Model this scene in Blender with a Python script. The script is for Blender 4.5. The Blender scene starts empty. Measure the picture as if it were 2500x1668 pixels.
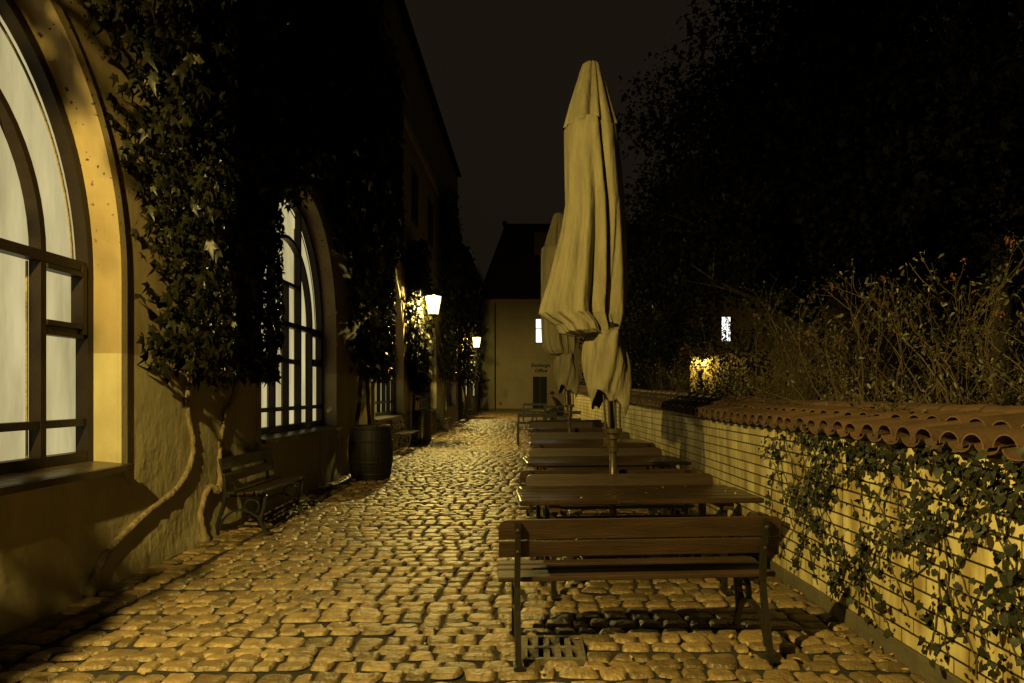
import bpy, bmesh, math, random
import numpy as np
from mathutils import Vector, Matrix
random.seed(7); RNG = np.random.default_rng(11)
S = bpy.context.scene
COL = S.collection
PI = math.pi

# ---------------------------------------------------------------- camera, world, exposure
cam_d = bpy.data.cameras.new("camera"); cam = bpy.data.objects.new("camera", cam_d); COL.objects.link(cam)
cam.location = (0, 0, 1.58); cam.rotation_euler = (math.radians(90), 0, 0)
cam_d.sensor_width = 36; cam_d.lens = 24.0; cam_d.shift_x = -0.0192; cam_d.shift_y = 0.0496
cam_d.clip_start = 0.05; cam_d.clip_end = 1000
S.camera = cam
W = bpy.data.worlds.new("World"); S.world = W; W.use_nodes = True
wn = W.node_tree; bgn = wn.nodes["Background"]
tc = wn.nodes.new("ShaderNodeTexCoord"); nz = wn.nodes.new("ShaderNodeTexNoise"); nz.inputs["Scale"].default_value = 1.6
cr = wn.nodes.new("ShaderNodeValToRGB")
cr.color_ramp.elements[0].position = 0.3; cr.color_ramp.elements[0].color = (0.0075, 0.0068, 0.0034, 1)
cr.color_ramp.elements[1].position = 0.7; cr.color_ramp.elements[1].color = (0.0125, 0.0085, 0.0055, 1)
wn.links.new(tc.outputs["Generated"], nz.inputs["Vector"]); wn.links.new(nz.outputs["Fac"], cr.inputs["Fac"])
wn.links.new(cr.outputs["Color"], bgn.inputs["Color"]); bgn.inputs["Strength"].default_value = 0.8
S.view_settings.view_transform = 'Standard'; S.view_settings.look = 'None'
S.view_settings.exposure = 0.0; S.view_settings.gamma = 1.0
S.cycles.use_denoising = True
S.cycles.max_bounces = 4; S.cycles.diffuse_bounces = 2; S.cycles.transparent_max_bounces = 8
S.cycles.sample_clamp_indirect = 3.0
LAMP_COL = (1.0, 0.745, 0.19); LAMP_W = 1250.0

# ---------------------------------------------------------------- helpers
def gz(y): return 0.009 * min(max(0.0, y - 5), 43)
def gzn(y): return 0.009 * np.clip(y - 5, 0, 43)
def wall_x(y): return 2.14 - 0.0432 * (y - 5.47)
def wall_top(y): return 1.235 + max(0.0, y - 7) * 0.019

class MB:
    def __init__(s): s.v = []; s.f = []
    def add(s, vs, fs):
        n = len(s.v); s.v += [tuple(p) for p in vs]; s.f += [tuple(i + n for i in q) for q in fs]
    def box(s, a, b, M=None, bev=0.0):
        x0, y0, z0 = a; x1, y1, z1 = b
        if bev <= 0:
            vs = [(x0,y0,z0),(x1,y0,z0),(x1,y1,z0),(x0,y1,z0),(x0,y0,z1),(x1,y0,z1),(x1,y1,z1),(x0,y1,z1)]
            fs = [(0,3,2,1),(4,5,6,7),(0,1,5,4),(1,2,6,5),(2,3,7,6),(3,0,4,7)]
        else:
            bm = bmesh.new(); bmesh.ops.create_cube(bm, size=1)
            for v in bm.verts: v.co = ((v.co.x+.5)*(x1-x0)+x0, (v.co.y+.5)*(y1-y0)+y0, (v.co.z+.5)*(z1-z0)+z0)
            bmesh.ops.bevel(bm, geom=list(bm.edges), offset=bev, segments=2, affect='EDGES', profile=.5)
            bm.verts.index_update(); vs = [v.co.copy() for v in bm.verts]; fs = [[v.index for v in f.verts] for f in bm.faces]; bm.free()
        if M is not None: vs = [M @ Vector(p) for p in vs]
        s.add(vs, fs)
    def tube(s, pts, rad, seg=8, cap=True, flat=None):
        pts = [Vector(p) for p in pts]; n = len(pts)
        if not hasattr(rad, '__len__'): rad = [rad] * n
        vs = []; fs = []; up = Vector((0, 0, 1)); prev = None
        for i, p in enumerate(pts):
            t = (pts[min(i+1, n-1)] - pts[max(i-1, 0)])
            if t.length < 1e-9: t = Vector((0,0,1))
            t.normalize()
            if prev is None:
                a = t.cross(up if abs(t.z) < .9 else Vector((1,0,0))).normalized()
            else:
                a = (prev - t * prev.dot(t)); a = a.normalized() if a.length > 1e-6 else t.cross(up).normalized()
            prev = a; b = t.cross(a)
            for k in range(seg):
                th = 2*PI*k/seg; vs.append(p + (a*math.cos(th) + b*math.sin(th)) * rad[i])
        for i in range(n-1):
            for k in range(seg):
                k2 = (k+1) % seg; fs.append((i*seg+k, i*seg+k2, (i+1)*seg+k2, (i+1)*seg+k))
        if cap: fs.append(tuple(range(seg))[::-1]); fs.append(tuple((n-1)*seg + k for k in range(seg)))
        s.add(vs, fs)
    def lathe(s, prof, c=(0,0,0), seg=24, cap=True, rot=0):
        vs = []; fs = []; n = len(prof)
        for r, z in prof:
            for k in range(seg):
                th = 2*PI*k/seg + rot; vs.append((c[0]+r*math.cos(th), c[1]+r*math.sin(th), c[2]+z))
        for i in range(n-1):
            for k in range(seg):
                k2 = (k+1) % seg; fs.append((i*seg+k, i*seg+k2, (i+1)*seg+k2, (i+1)*seg+k))
        if cap: fs.append(tuple(range(seg))[::-1]); fs.append(tuple((n-1)*seg + k for k in range(seg)))
        s.add(vs, fs)
    def prism(s, poly, axis, a, b):      # poly 2D extruded along axis from a to b
        def P(u, v, w): return {'x': (w, u, v), 'y': (u, w, v), 'z': (u, v, w)}[axis]
        n = len(poly); vs = [P(u, v, a) for u, v in poly] + [P(u, v, b) for u, v in poly]
        fs = [tuple(range(n))[::-1], tuple(range(n, 2*n))] + [(i, (i+1) % n, n+(i+1) % n, n+i) for i in range(n)]
        s.add(vs, fs)
    def build(s, name, mat, parent=None, smooth=False, fixn=True):
        me = bpy.data.meshes.new(name); me.from_pydata(s.v, [], s.f)
        if fixn:
            bm = bmesh.new(); bm.from_mesh(me); bmesh.ops.recalc_face_normals(bm, faces=bm.faces); bm.to_mesh(me); bm.free()
        if smooth: me.polygons.foreach_set("use_smooth", [True]*len(me.polygons))
        return link(name, me, mat, parent)
def link(name, me, mat, parent=None):
    o = bpy.data.objects.new(name, me); COL.objects.link(o)
    if mat: me.materials.append(mat)
    if parent: o.parent = parent
    return o
def autosmooth(o, ang=35):
    bm = bmesh.new(); bm.from_mesh(o.data)
    for e in bm.edges:
        e.smooth = not (len(e.link_faces) == 2 and e.calc_face_angle(0) > math.radians(ang))
    for f in bm.faces: f.smooth = True
    bm.to_mesh(o.data); bm.free(); return o
def npmesh(name, V, F, mat, parent=None, smooth=False):   # V (n,3), F (m,k) constant k
    me = bpy.data.meshes.new(name); m, k = F.shape
    me.vertices.add(len(V)); me.vertices.foreach_set("co", V.astype(np.float32).ravel())
    me.loops.add(m*k); me.loops.foreach_set("vertex_index", F.astype(np.int32).ravel())
    me.polygons.add(m); me.polygons.foreach_set("loop_start", np.arange(0, m*k, k, dtype=np.int32))
    me.polygons.foreach_set("loop_total", np.full(m, k, dtype=np.int32))
    if smooth: me.polygons.foreach_set("use_smooth", np.ones(m, dtype=bool))
    me.update(calc_edges=True); return link(name, me, mat, parent)
def empty(name, loc=(0,0,0), rz=0):
    o = bpy.data.objects.new(name, None); COL.objects.link(o); o.location = loc; o.rotation_euler = (0,0,rz)
    o.empty_display_size = .2; return o
def tag(o, label=None, cat=None, group=None, kind=None):
    if label: o["label"] = label
    if cat: o["category"] = cat
    if group: o["group"] = group
    if kind: o["kind"] = kind
    return o
def copy_tree(o, parent=None):
    c = o.copy(); COL.objects.link(c); c.parent = parent
    for ch in [k for k in bpy.data.objects if k.parent == o]: copy_tree(ch, c)
    return c

# ---------------------------------------------------------------- materials
def mat(name, col, rough=.6, var=.25, nscale=6, bump=.0, bscale=30, col2=None, metal=0, spec=.5, stretch=(1,1,1), coords="Object", vor=False, isl=0.0):
    m = bpy.data.materials.new(name); m.use_nodes = True; nt = m.node_tree; N = nt.nodes; L = nt.links
    p = N["Principled BSDF"]; p.inputs["Roughness"].default_value = rough; p.inputs["Metallic"].default_value = metal
    p.inputs["Specular IOR Level"].default_value = spec
    t = N.new("ShaderNodeTexCoord"); mp = N.new("ShaderNodeMapping"); mp.inputs["Scale"].default_value = stretch
    L.new(t.outputs[coords], mp.inputs["Vector"])
    n = N.new("ShaderNodeTexNoise"); n.inputs["Scale"].default_value = nscale; n.inputs["Detail"].default_value = 6; n.inputs["Roughness"].default_value = .65
    L.new(mp.outputs[0], n.inputs["Vector"])
    r = N.new("ShaderNodeValToRGB"); r.color_ramp.elements[0].position = .3; r.color_ramp.elements[1].position = .72
    c2 = col2 or tuple(c*(1-var) for c in col)
    r.color_ramp.elements[0].color = (*c2, 1); r.color_ramp.elements[1].color = (*[min(1, c*(1+var*.5)) for c in col], 1)
    L.new(n.outputs["Fac"], r.inputs["Fac"]); out = r.outputs["Color"]
    if isl > 0:
        g = N.new("ShaderNodeNewGeometry"); mr = N.new("ShaderNodeMapRange"); mr.inputs["To Min"].default_value = 1-isl; mr.inputs["To Max"].default_value = 1+isl
        L.new(g.outputs["Random Per Island"], mr.inputs["Value"])
        h = N.new("ShaderNodeHueSaturation"); L.new(mr.outputs[0], h.inputs["Value"]); L.new(out, h.inputs["Color"])
        out = h.outputs["Color"]
    L.new(out, p.inputs["Base Color"])
    if bump > 0:
        n2 = N.new("ShaderNodeTexNoise"); n2.inputs["Scale"].default_value = bscale; n2.inputs["Detail"].default_value = 5
        L.new(mp.outputs[0], n2.inputs["Vector"]); b = N.new("ShaderNodeBump"); b.inputs["Strength"].default_value = bump; b.inputs["Distance"].default_value = .02
        L.new(n2.outputs["Fac"], b.inputs["Height"]); L.new(b.outputs["Normal"], p.inputs["Normal"])
    m["_p"] = 1
    return m
def P(m): return m.node_tree.nodes["Principled BSDF"]

def plaster_mat():
    m = bpy.data.materials.new("plaster"); m.use_nodes = True; nt = m.node_tree; N = nt.nodes; L = nt.links; p = P(m)
    p.inputs["Roughness"].default_value = .75; p.inputs["Specular IOR Level"].default_value = .25
    t = N.new("ShaderNodeTexCoord"); sx = N.new("ShaderNodeSeparateXYZ"); L.new(t.outputs["Object"], sx.inputs[0])
    def noise(sc, det=6, st=None):
        n = N.new("ShaderNodeTexNoise"); n.inputs["Scale"].default_value = sc; n.inputs["Detail"].default_value = det; n.inputs["Roughness"].default_value = .6
        if st:
            q = N.new("ShaderNodeMapping"); q.inputs["Scale"].default_value = st; L.new(t.outputs["Object"], q.inputs["Vector"]); L.new(q.outputs[0], n.inputs["Vector"])
        else: L.new(t.outputs["Object"], n.inputs["Vector"])
        return n.outputs["Fac"]
    def ramp(src, p0, p1, c0, c1):
        r = N.new("ShaderNodeValToRGB"); r.color_ramp.elements[0].position = p0; r.color_ramp.elements[1].position = p1
        r.color_ramp.elements[0].color = (*c0, 1); r.color_ramp.elements[1].color = (*c1, 1); L.new(src, r.inputs["Fac"]); return r.outputs["Color"]
    def mix(f, a, b, mode='MIX'):
        x = N.new("ShaderNodeMix"); x.data_type = 'RGBA'; x.blend_type = mode
        if isinstance(f, float): x.inputs[0].default_value = f
        else: L.new(f, x.inputs[0])
        for s, i in ((a, 6), (b, 7)):
            if isinstance(s, tuple): x.inputs[i].default_value = (*s, 1)
            else: L.new(s, x.inputs[i])
        return x.outputs[2]
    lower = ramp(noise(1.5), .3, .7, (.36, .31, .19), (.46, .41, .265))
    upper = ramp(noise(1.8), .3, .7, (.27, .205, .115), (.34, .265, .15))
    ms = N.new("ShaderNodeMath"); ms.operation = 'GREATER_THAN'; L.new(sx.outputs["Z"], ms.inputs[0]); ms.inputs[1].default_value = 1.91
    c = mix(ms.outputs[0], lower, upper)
    st = ramp(noise(3.0, 8, (1, 1, .35)), .35, .8, (.55, .5, .45), (1, 1, 1)); c = mix(.55, c, st, 'MULTIPLY')
    # mould specks high in the recess
    v = N.new("ShaderNodeTexVoronoi"); v.inputs["Scale"].default_value = 13; 
    wv = N.new("ShaderNodeMix"); wv.data_type = 'RGBA'; wv.blend_type = 'ADD'; wv.inputs[0].default_value = .08
    nn = N.new("ShaderNodeTexNoise"); nn.inputs["Scale"].default_value = 18; L.new(t.outputs["Object"], nn.inputs["Vector"])
    L.new(t.outputs["Object"], wv.inputs[6]); L.new(nn.outputs["Color"], wv.inputs[7]); L.new(wv.outputs[2], v.inputs["Vector"])
    sp = N.new("ShaderNodeMath"); sp.operation = 'LESS_THAN'; L.new(v.outputs["Distance"], sp.inputs[0]); sp.inputs[1].default_value = .17
    big = N.new("ShaderNodeMath"); big.operation = 'GREATER_THAN'; L.new(noise(2.2), big.inputs[0]); big.inputs[1].default_value = .44
    hz = N.new("ShaderNodeMapRange"); L.new(sx.outputs["Z"], hz.inputs["Value"]); hz.inputs["From Min"].default_value = 2.3; hz.inputs["From Max"].default_value = 3.6
    m1 = N.new("ShaderNodeMath"); m1.operation = 'MULTIPLY'; L.new(sp.outputs[0], m1.inputs[0]); L.new(big.outputs[0], m1.inputs[1])
    m2 = N.new("ShaderNodeMath"); m2.operation = 'MULTIPLY'; L.new(m1.outputs[0], m2.inputs[0]); L.new(hz.outputs[0], m2.inputs[1])
    c = mix(m2.outputs[0], c, (.03, .022, .012))
    L.new(c, p.inputs["Base Color"])
    a = N.new("ShaderNodeMath"); a.operation = 'MULTIPLY_ADD'; L.new(noise(26, 5), a.inputs[0]); a.inputs[1].default_value = .12; L.new(noise(2.6, 3, (1, 1, .7)), a.inputs[2])
    lo = N.new("ShaderNodeMapRange"); L.new(sx.outputs["Z"], lo.inputs["Value"]); lo.inputs["From Min"].default_value = 1.7; lo.inputs["From Max"].default_value = .2; lo.inputs["To Min"].default_value = .12; lo.inputs["To Max"].default_value = .55
    b = N.new("ShaderNodeBump"); b.inputs["Distance"].default_value = .09; L.new(lo.outputs[0], b.inputs["Strength"]); L.new(a.outputs[0], b.inputs["Height"]); L.new(b.outputs["Normal"], p.inputs["Normal"])
    return m

def glow_mat(name, c1, c2, strength, scale=3.0, trans=False):
    m = bpy.data.materials.new(name); m.use_nodes = True; nt = m.node_tree; N = nt.nodes; L = nt.links
    N.remove(N["Principled BSDF"]); out = N["Material Output"]
    t = N.new("ShaderNodeTexCoord"); mp = N.new("ShaderNodeMapping"); mp.inputs["Scale"].default_value = (1, 2.2, .45); L.new(t.outputs["Object"], mp.inputs["Vector"])
    n = N.new("ShaderNodeTexNoise"); n.inputs["Scale"].default_value = scale; n.inputs["Detail"].default_value = 7; n.inputs["Roughness"].default_value = .6; L.new(mp.outputs[0], n.inputs["Vector"])
    r = N.new("ShaderNodeValToRGB"); r.color_ramp.elements[0].position = .3; r.color_ramp.elements[1].position = .68
    r.color_ramp.elements[0].color = (*c1, 1); r.color_ramp.elements[1].color = (*c2, 1); L.new(n.outputs["Fac"], r.inputs["Fac"])
    e = N.new("ShaderNodeEmission"); L.new(r.outputs["Color"], e.inputs["Color"]); e.inputs["Strength"].default_value = strength
    if trans:
        tr = N.new("ShaderNodeBsdfTransparent"); a = N.new("ShaderNodeAddShader"); L.new(e.outputs[0], a.inputs[0]); L.new(tr.outputs[0], a.inputs[1]); L.new(a.outputs[0], out.inputs["Surface"])
    else:
        g = N.new("ShaderNodeBsdfGlossy"); g.inputs["Roughness"].default_value = .12; g.inputs["Color"].default_value = (.05, .05, .05, 1)
        a = N.new("ShaderNodeAddShader"); L.new(e.outputs[0], a.inputs[0]); L.new(g.outputs[0], a.inputs[1]); L.new(a.outputs[0], out.inputs["Surface"])
    return m

M = {}
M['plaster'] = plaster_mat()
M['plaster2'] = mat("plaster_grey", (.30, .25, .15), .8, .3, 2, .3, 20)
M['attic'] = mat("plaster_attic", (.16, .12, .07), .9, .4, 1.5, .3, 20)
M['frame'] = mat("brown_frame", (.013, .008, .005), .45, .3, 8, .15, 40, spec=.25)
M['pane'] = glow_mat("lit_pane", (.20, .165, .075), (.36, .31, .155), 1.75, 1.5)
M['pane_white'] = glow_mat("white_pane", (.9, .92, .85), (1, 1, .95), 1.6)
M['glass_lamp'] = glow_mat("lamp_glass", (1.0, .74, .24), (1.0, .74, .24), 2.6, trans=True)
M['sill'] = mat("zinc_sill", (.055, .04, .028), .32, .4, 8, .5, 9, spec=.6)
M['iron'] = mat("black_iron", (.012, .010, .008), .38, .3, 20, .2, 60)
M['lampiron'] = mat("lamp_iron", (.015, .013, .01), .5)
M['wood'] = mat("brown_wood", (.038, .0195, .0100), .5, .6, 5, .25, 30, stretch=(.35, 3, 3))
M['woodwall'] = mat("dark_slats", (.022, .014, .008), .3, .4, 6, .2, 30, stretch=(.5, 3, 3))
M['tile'] = mat("terracotta", (.085, .045, .022), .7, .4, 7, .25, 40, isl=.25)
M['stone'] = mat("cobble", (.165, .112, .052), .42, .5, 9, .75, 34, isl=.42, spec=.5)
M['dirt'] = mat("joint_dirt", (.010, .008, .005), .9, .5, 12, .6, 40)
M['bark'] = mat("bark", (.22, .165, .09), .8, .65, 22, 1.0, 40, stretch=(1, 1, .3))
M['darkbark'] = mat("dark_bark", (.05, .038, .022), .8, .5, 14, .8, 22, stretch=(1, 1, .3))
M['vine'] = mat("vine_leaf", (.0105, .0102, .004), .45, .35, 5, .1, 30, isl=.75, spec=.3)
M['ivy'] = mat("ivy_leaf", (.013, .0145, .0055), .55, .35, 8, .1, 30, isl=.6, spec=.2)
M['treeleaf'] = mat("tree_leaf", (.010, .011, .006), .8, .3, 3, 0, isl=.5, spec=.08)
M['roseleaf'] = mat("rose_leaf", (.04, .034, .014), .5, .3, 8, 0, isl=.5)
M['cane'] = mat("cane", (.062, .041, .019), .7, .4, 12, .2, 40)
M['flower'] = mat("faded_rose", (.17, .060, .028), .6, .3, 30, 0, isl=.35)
M['dryleaf'] = mat("dry_leaf", (.34, .22, .08), .5, .3, 20, .2, 60, isl=.55)
M['fabric'] = mat("canvas", (.215, .185, .12), .85, .28, 3, .8, 8, spec=.12, stretch=(3.2, 3.2, .8))
M['metalpole'] = mat("pole_metal", (.10, .075, .045), .35, .3, 10, .1, 40, metal=.6)
M['roof'] = mat("dark_roof", (.012, .010, .008), .8, .4, 5, .3, 20)
M['endwall'] = mat("end_wall", (.215, .175, .11), .85, .22, .8, .15, 12)
M['endwall2'] = mat("end_wall_pale", (.17, .16, .10), .85, .3, .9, .2, 12)
M['grate'] = mat('worn_iron', (.10, .08, .05), .6, .5, 20, .4, 40)
M['barrel'] = mat('shaded_barrel_oak', (.007, .005, .0035), .6, .4, 6, .3, 30, spec=.25)  # oak and hoops darkened: the vine's shade is put into the colour
M['door'] = mat("dark_door", (.005, .004, .003), .9)
M['white'] = mat("white_paint", (.5, .46, .34), .6, .2, 5)
M['ink'] = mat("dark_letters", (.012, .010, .010), .8)
M['skin'] = mat("skin", (.24, .13, .08), .6)
M['cloth'] = mat("dark_cloth", (.010, .009, .009), .85)
M['hair'] = mat("hair", (.008, .006, .005), .7)
M['plinth'] = mat("concrete", (.075, .06, .035), .85, .4, 4, .5, 20)
M['farwall'] = mat("far_wall", (.33, .25, .12), .85, .2, 1)

def table_top_mat():
    m = mat("wet_table_wood", (.034, .018, .0095), .28, .6, 5, .2, 30, stretch=(.35, 4, 3)); N = m.node_tree.nodes; L = m.node_tree.links
    t = N.new("ShaderNodeTexCoord"); v = N.new("ShaderNodeTexVoronoi"); v.inputs["Scale"].default_value = 75; L.new(t.outputs["Object"], v.inputs["Vector"])
    r = N.new("ShaderNodeMapRange"); r.inputs["From Min"].default_value = .32; r.inputs["From Max"].default_value = .0; L.new(v.outputs["Distance"], r.inputs["Value"])
    pn = N.new("ShaderNodeTexNoise"); pn.inputs["Scale"].default_value = 3; L.new(t.outputs["Object"], pn.inputs["Vector"])
    gt = N.new("ShaderNodeMapRange"); gt.inputs["From Min"].default_value = .46; gt.inputs["From Max"].default_value = .56; L.new(pn.outputs["Fac"], gt.inputs["Value"])
    mu = N.new("ShaderNodeMath"); mu.operation = 'MULTIPLY'; L.new(r.outputs[0], mu.inputs[0]); L.new(gt.outputs[0], mu.inputs[1])
    b = N.new("ShaderNodeBump"); b.inputs["Strength"].default_value = .8; b.inputs["Distance"].default_value = .006; L.new(mu.outputs[0], b.inputs["Height"])
    old = [x for x in N if x.type == 'BUMP' and x != b][0]; L.new(old.outputs["Normal"], b.inputs["Normal"]); L.new(b.outputs["Normal"], P(m).inputs["Normal"])
    return m
M['tabletop'] = table_top_mat()

def brick_mat():
    m = bpy.data.materials.new("glazed_brick"); m.use_nodes = True; N = m.node_tree.nodes; L = m.node_tree.links; p = P(m)
    t = N.new("ShaderNodeTexCoord"); s = N.new("ShaderNodeSeparateXYZ"); L.new(t.outputs["Object"], s.inputs[0])
    c = N.new("ShaderNodeCombineXYZ"); L.new(s.outputs["Y"], c.inputs["X"]); L.new(s.outputs["Z"], c.inputs["Y"])
    b = N.new("ShaderNodeTexBrick"); L.new(c.outputs[0], b.inputs["Vector"]); b.offset = .5
    b.inputs["Scale"].default_value = 1.0; b.inputs["Brick Width"].default_value = .235; b.inputs["Row Height"].default_value = .0905
    b.inputs["Mortar Size"].default_value = .0055; b.inputs["Mortar Smooth"].default_value = .3; b.inputs["Bias"].default_value = 0
    b.inputs["Color1"].default_value = (.41, .345, .17, 1); b.inputs["Color2"].default_value = (.50, .43, .22, 1); b.inputs["Mortar"].default_value = (.13, .10, .05, 1)
    n = N.new("ShaderNodeTexNoise"); n.inputs["Scale"].default_value = 2.5; n.inputs["Detail"].default_value = 7
    mp = N.new("ShaderNodeMapping"); mp.inputs["Scale"].default_value = (1, 2.5, .6); L.new(t.outputs["Object"], mp.inputs["Vector"]); L.new(mp.outputs[0], n.inputs["Vector"])
    r = N.new("ShaderNodeValToRGB"); r.color_ramp.elements[0].position = .38; r.color_ramp.elements[0].color = (.5, .43, .32, 1); r.color_ramp.elements[1].position = .6
    r.color_ramp.elements[1].color = (1, 1, 1, 1)
    L.new(n.outputs["Fac"], r.inputs["Fac"]); x = N.new("ShaderNodeMix"); x.data_type = 'RGBA'; x.blend_type = 'MULTIPLY'; x.inputs[0].default_value = 1
    L.new(b.outputs["Color"], x.inputs[6]); L.new(r.outputs["Color"], x.inputs[7]); 
    def mth(op, a, bb=None):
        q = N.new("ShaderNodeMath"); q.operation = op; L.new(a, q.inputs[0])
        if bb is not None:
            if isinstance(bb, float): q.inputs[1].default_value = bb
            else: L.new(bb, q.inputs[1])
        return q.outputs[0]
    fr_ = mth('FRACT', mth('ADD', mth('DIVIDE', s.outputs["Z"], .0905), .5)); ds = mth('ABSOLUTE', mth('SUBTRACT', fr_, .5))
    hm = N.new("ShaderNodeMapRange"); hm.inputs["From Min"].default_value = .045; hm.inputs["From Max"].default_value = .10; hm.inputs["To Min"].default_value = .12; L.new(ds, hm.inputs["Value"])
    x2 = N.new("ShaderNodeMix"); x2.data_type = 'RGBA'; x2.blend_type = 'MULTIPLY'; x2.inputs[0].default_value = 1
    L.new(x.outputs[2], x2.inputs[6]); L.new(hm.outputs[0], x2.inputs[7]); L.new(x2.outputs[2], p.inputs["Base Color"])
    inv = N.new("ShaderNodeMath"); inv.operation = 'SUBTRACT'; inv.inputs[0].default_value = 1; L.new(b.outputs["Fac"], inv.inputs[1])
    n2 = N.new("ShaderNodeTexNoise"); n2.inputs["Scale"].default_value = 30; L.new(t.outputs["Object"], n2.inputs["Vector"])
    ad = N.new("ShaderNodeMath"); ad.operation = 'MULTIPLY_ADD'; L.new(n2.outputs["Fac"], ad.inputs[0]); ad.inputs[1].default_value = .25; L.new(inv.outputs[0], ad.inputs[2])
    bp = N.new("ShaderNodeBump"); bp.inputs["Strength"].default_value = .7; bp.inputs["Distance"].default_value = .012; L.new(ad.outputs[0], bp.inputs["Height"]); L.new(bp.outputs["Normal"], p.inputs["Normal"])
    p.inputs["Roughness"].default_value = .6; p.inputs["Specular IOR Level"].default_value = .3
    return m
M['brick'] = brick_mat()

# ================================================================ GROUND
ys = [-30, 0, 5, 48, 60, 130]
V = []; F = []
for y in ys:
    for x in (-80, -3.5, 4, 120): V.append((x, y, gz(y) - .034))
for i in range(len(ys)-1):
    for j in range(3): a = i*4+j; F.append((a, a+1, a+5, a+4))
mb = MB(); mb.add(V, F); tag(mb.build("ground", M['dirt']), kind="structure")

def cobbles(y0, y1, n):
    Vs = []; Fs = []; base = 0
    g = np.linspace(-1, 1, n); g = np.sign(g)*np.abs(g)**.72; U, Wv = np.meshgrid(g, g); U = U.ravel(); Wv = Wv.ravel()
    q = np.array([[i*n+j, i*n+j+1, (i+1)*n+j+1, (i+1)*n+j] for i in range(n-1) for j in range(n-1)])
    y = y0
    while y < y1:
        d = random.uniform(.125, .18)
        x = -3.42 + random.uniform(-.1, 0); xr = wall_x(y) - .015
        ph = random.uniform(0, 6.28); k = random.uniform(.5, .9)
        while x < xr:
            w = random.uniform(.13, .245)
            gl = -3.07 + .015*math.sin(y*1.3)
            if x < gl - .08: w = (gl - x)/2 if gl - x > .26 else gl - x
            elif abs(x - gl) < .012: x = gl + .045
            if random.random() < .12: w *= .7
            if x + w > xr - .06: w = xr - x
            cx = x + w/2; cy = y + d/2 + .028*math.sin(k*x*2 + ph) + .03*math.sin(x*1.3 + y*.35) + random.uniform(-.012, .012)
            if -.09 < cx < .34 and 4.02 < cy < 4.46: x += w; continue       # drain grate
            dd = d
            dzz = 0
            gap = random.uniform(.005, .011)
            hw = w/2 - gap; hd = dd/2 - gap*.8 + random.uniform(-.008, .004)
            pw = random.uniform(2.2, 4.0)
            rr = 1 - random.uniform(.06, .16) * (np.abs(U)**pw) * (np.abs(Wv)**pw)
            sk = random.uniform(-.16, .16); t1 = random.uniform(-.12, .12); t2 = random.uniform(-.1, .1)
            X = cx + hw * (U * rr * (1 + t1*Wv) + sk * Wv * hd/hw + random.uniform(-.05, .05)*np.cos(Wv*2.4+1))
            Y = cy + hd * (Wv * rr * (1 + t2*U)  + random.uniform(-.07, .07)*np.cos(U*2.6+2))
            H = (1 - np.abs(U)**7) * (1 - np.abs(Wv)**7)
            hh = random.uniform(.019, .026)
            Z = gzn(Y) + dzz - .030 + hh*H**.38 + random.uniform(-.006, .005) + U*random.uniform(-.0045, .0045) + Wv*random.uniform(-.0045, .0045)
            Z += .0035*np.sin(U*5+ph*7+cx*30)*np.sin(Wv*4+cy*21) * H
            Vs.append(np.stack([X, Y, Z], 1)); Fs.append(q + base); base += n*n
            x += w
        y += d
    return np.concatenate(Vs), np.concatenate(Fs), base
v1, f1, b1 = cobbles(1.6, 10, 9); v2, f2, b2 = cobbles(10, 45.4, 6)
st = npmesh("cobbled_street", np.concatenate([v1, v2]), np.concatenate([f1, f2 + b1]), M['stone'], smooth=True)
tag(st, kind="structure")

# drain grate
g = empty("drain_grate", (.125, 4.24, -.004))
mb = MB()
for a, b in (((-.2, -.2, -.04), (-.17, .2, .004)), ((.17, -.2, -.04), (.2, .2, .004)), ((-.17, -.2, -.04), (.17, -.165, .004)), ((-.17, .165, -.04), (.17, .2, .004)), ((-.17, -.02, -.04), (.17, .02, .004))): mb.box(a, b)
mb.build("frame", M['grate'], g)
mb = MB()
for i in range(6):
    x = -.17 + i*.068 - .0
    for (ya, yb) in ((-.165, -.02), (.02, .165)): mb.box((x-.019, ya, -.03), (x+.019, yb, .002))
mb.build("bars", M['grate'], g)
P(M['iron']).inputs["Base Color"].default_value = (.01, .01, .01, 1)
mb = MB(); mb.box((-.17, -.17, -.3), (.17, .17, -.09)); mb.build("pit", M['door'], g)
tag(g, "square iron drain grate with slots set among the cobbles under the nearest bench", "drain grate")

# ================================================================ LEFT BUILDING with arched windows
WX = -3.5; PITCH = 6.36; WC = [4.09 + PITCH*i for i in range(-1, 5)]; HA = 1.685; SPR = 2.53; BH = 2.15; SILL = .97
def arch(u, a=HA, b=BH, s=SPR): return s + b*math.sqrt(max(0, 1-(u/a)**2))
bld = empty("arcaded_building", (WX, 16, 0))
def wp(p): return (p[0]-WX, p[1]-16, p[2])       # world -> building local
def bbuild(mb, name, m, parent=None, **k):
    mb.v = [wp(p) for p in mb.v]; return mb.build(name, m, parent or bld, **k)
EY = 32.3; TOP = 9.06
mb = MB(); ycur = -6.0
def quad(mb, y0, z0, y1, z1, z2, z3, x=WX):   # (y0,z0)-(y1,z1) bottom, (y1,z2)-(y0,z3) top
    mb.add([(x, y0, z0), (x, y1, z1), (x, y1, z2), (x, y0, z3)], [(0, 1, 2, 3)])
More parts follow.
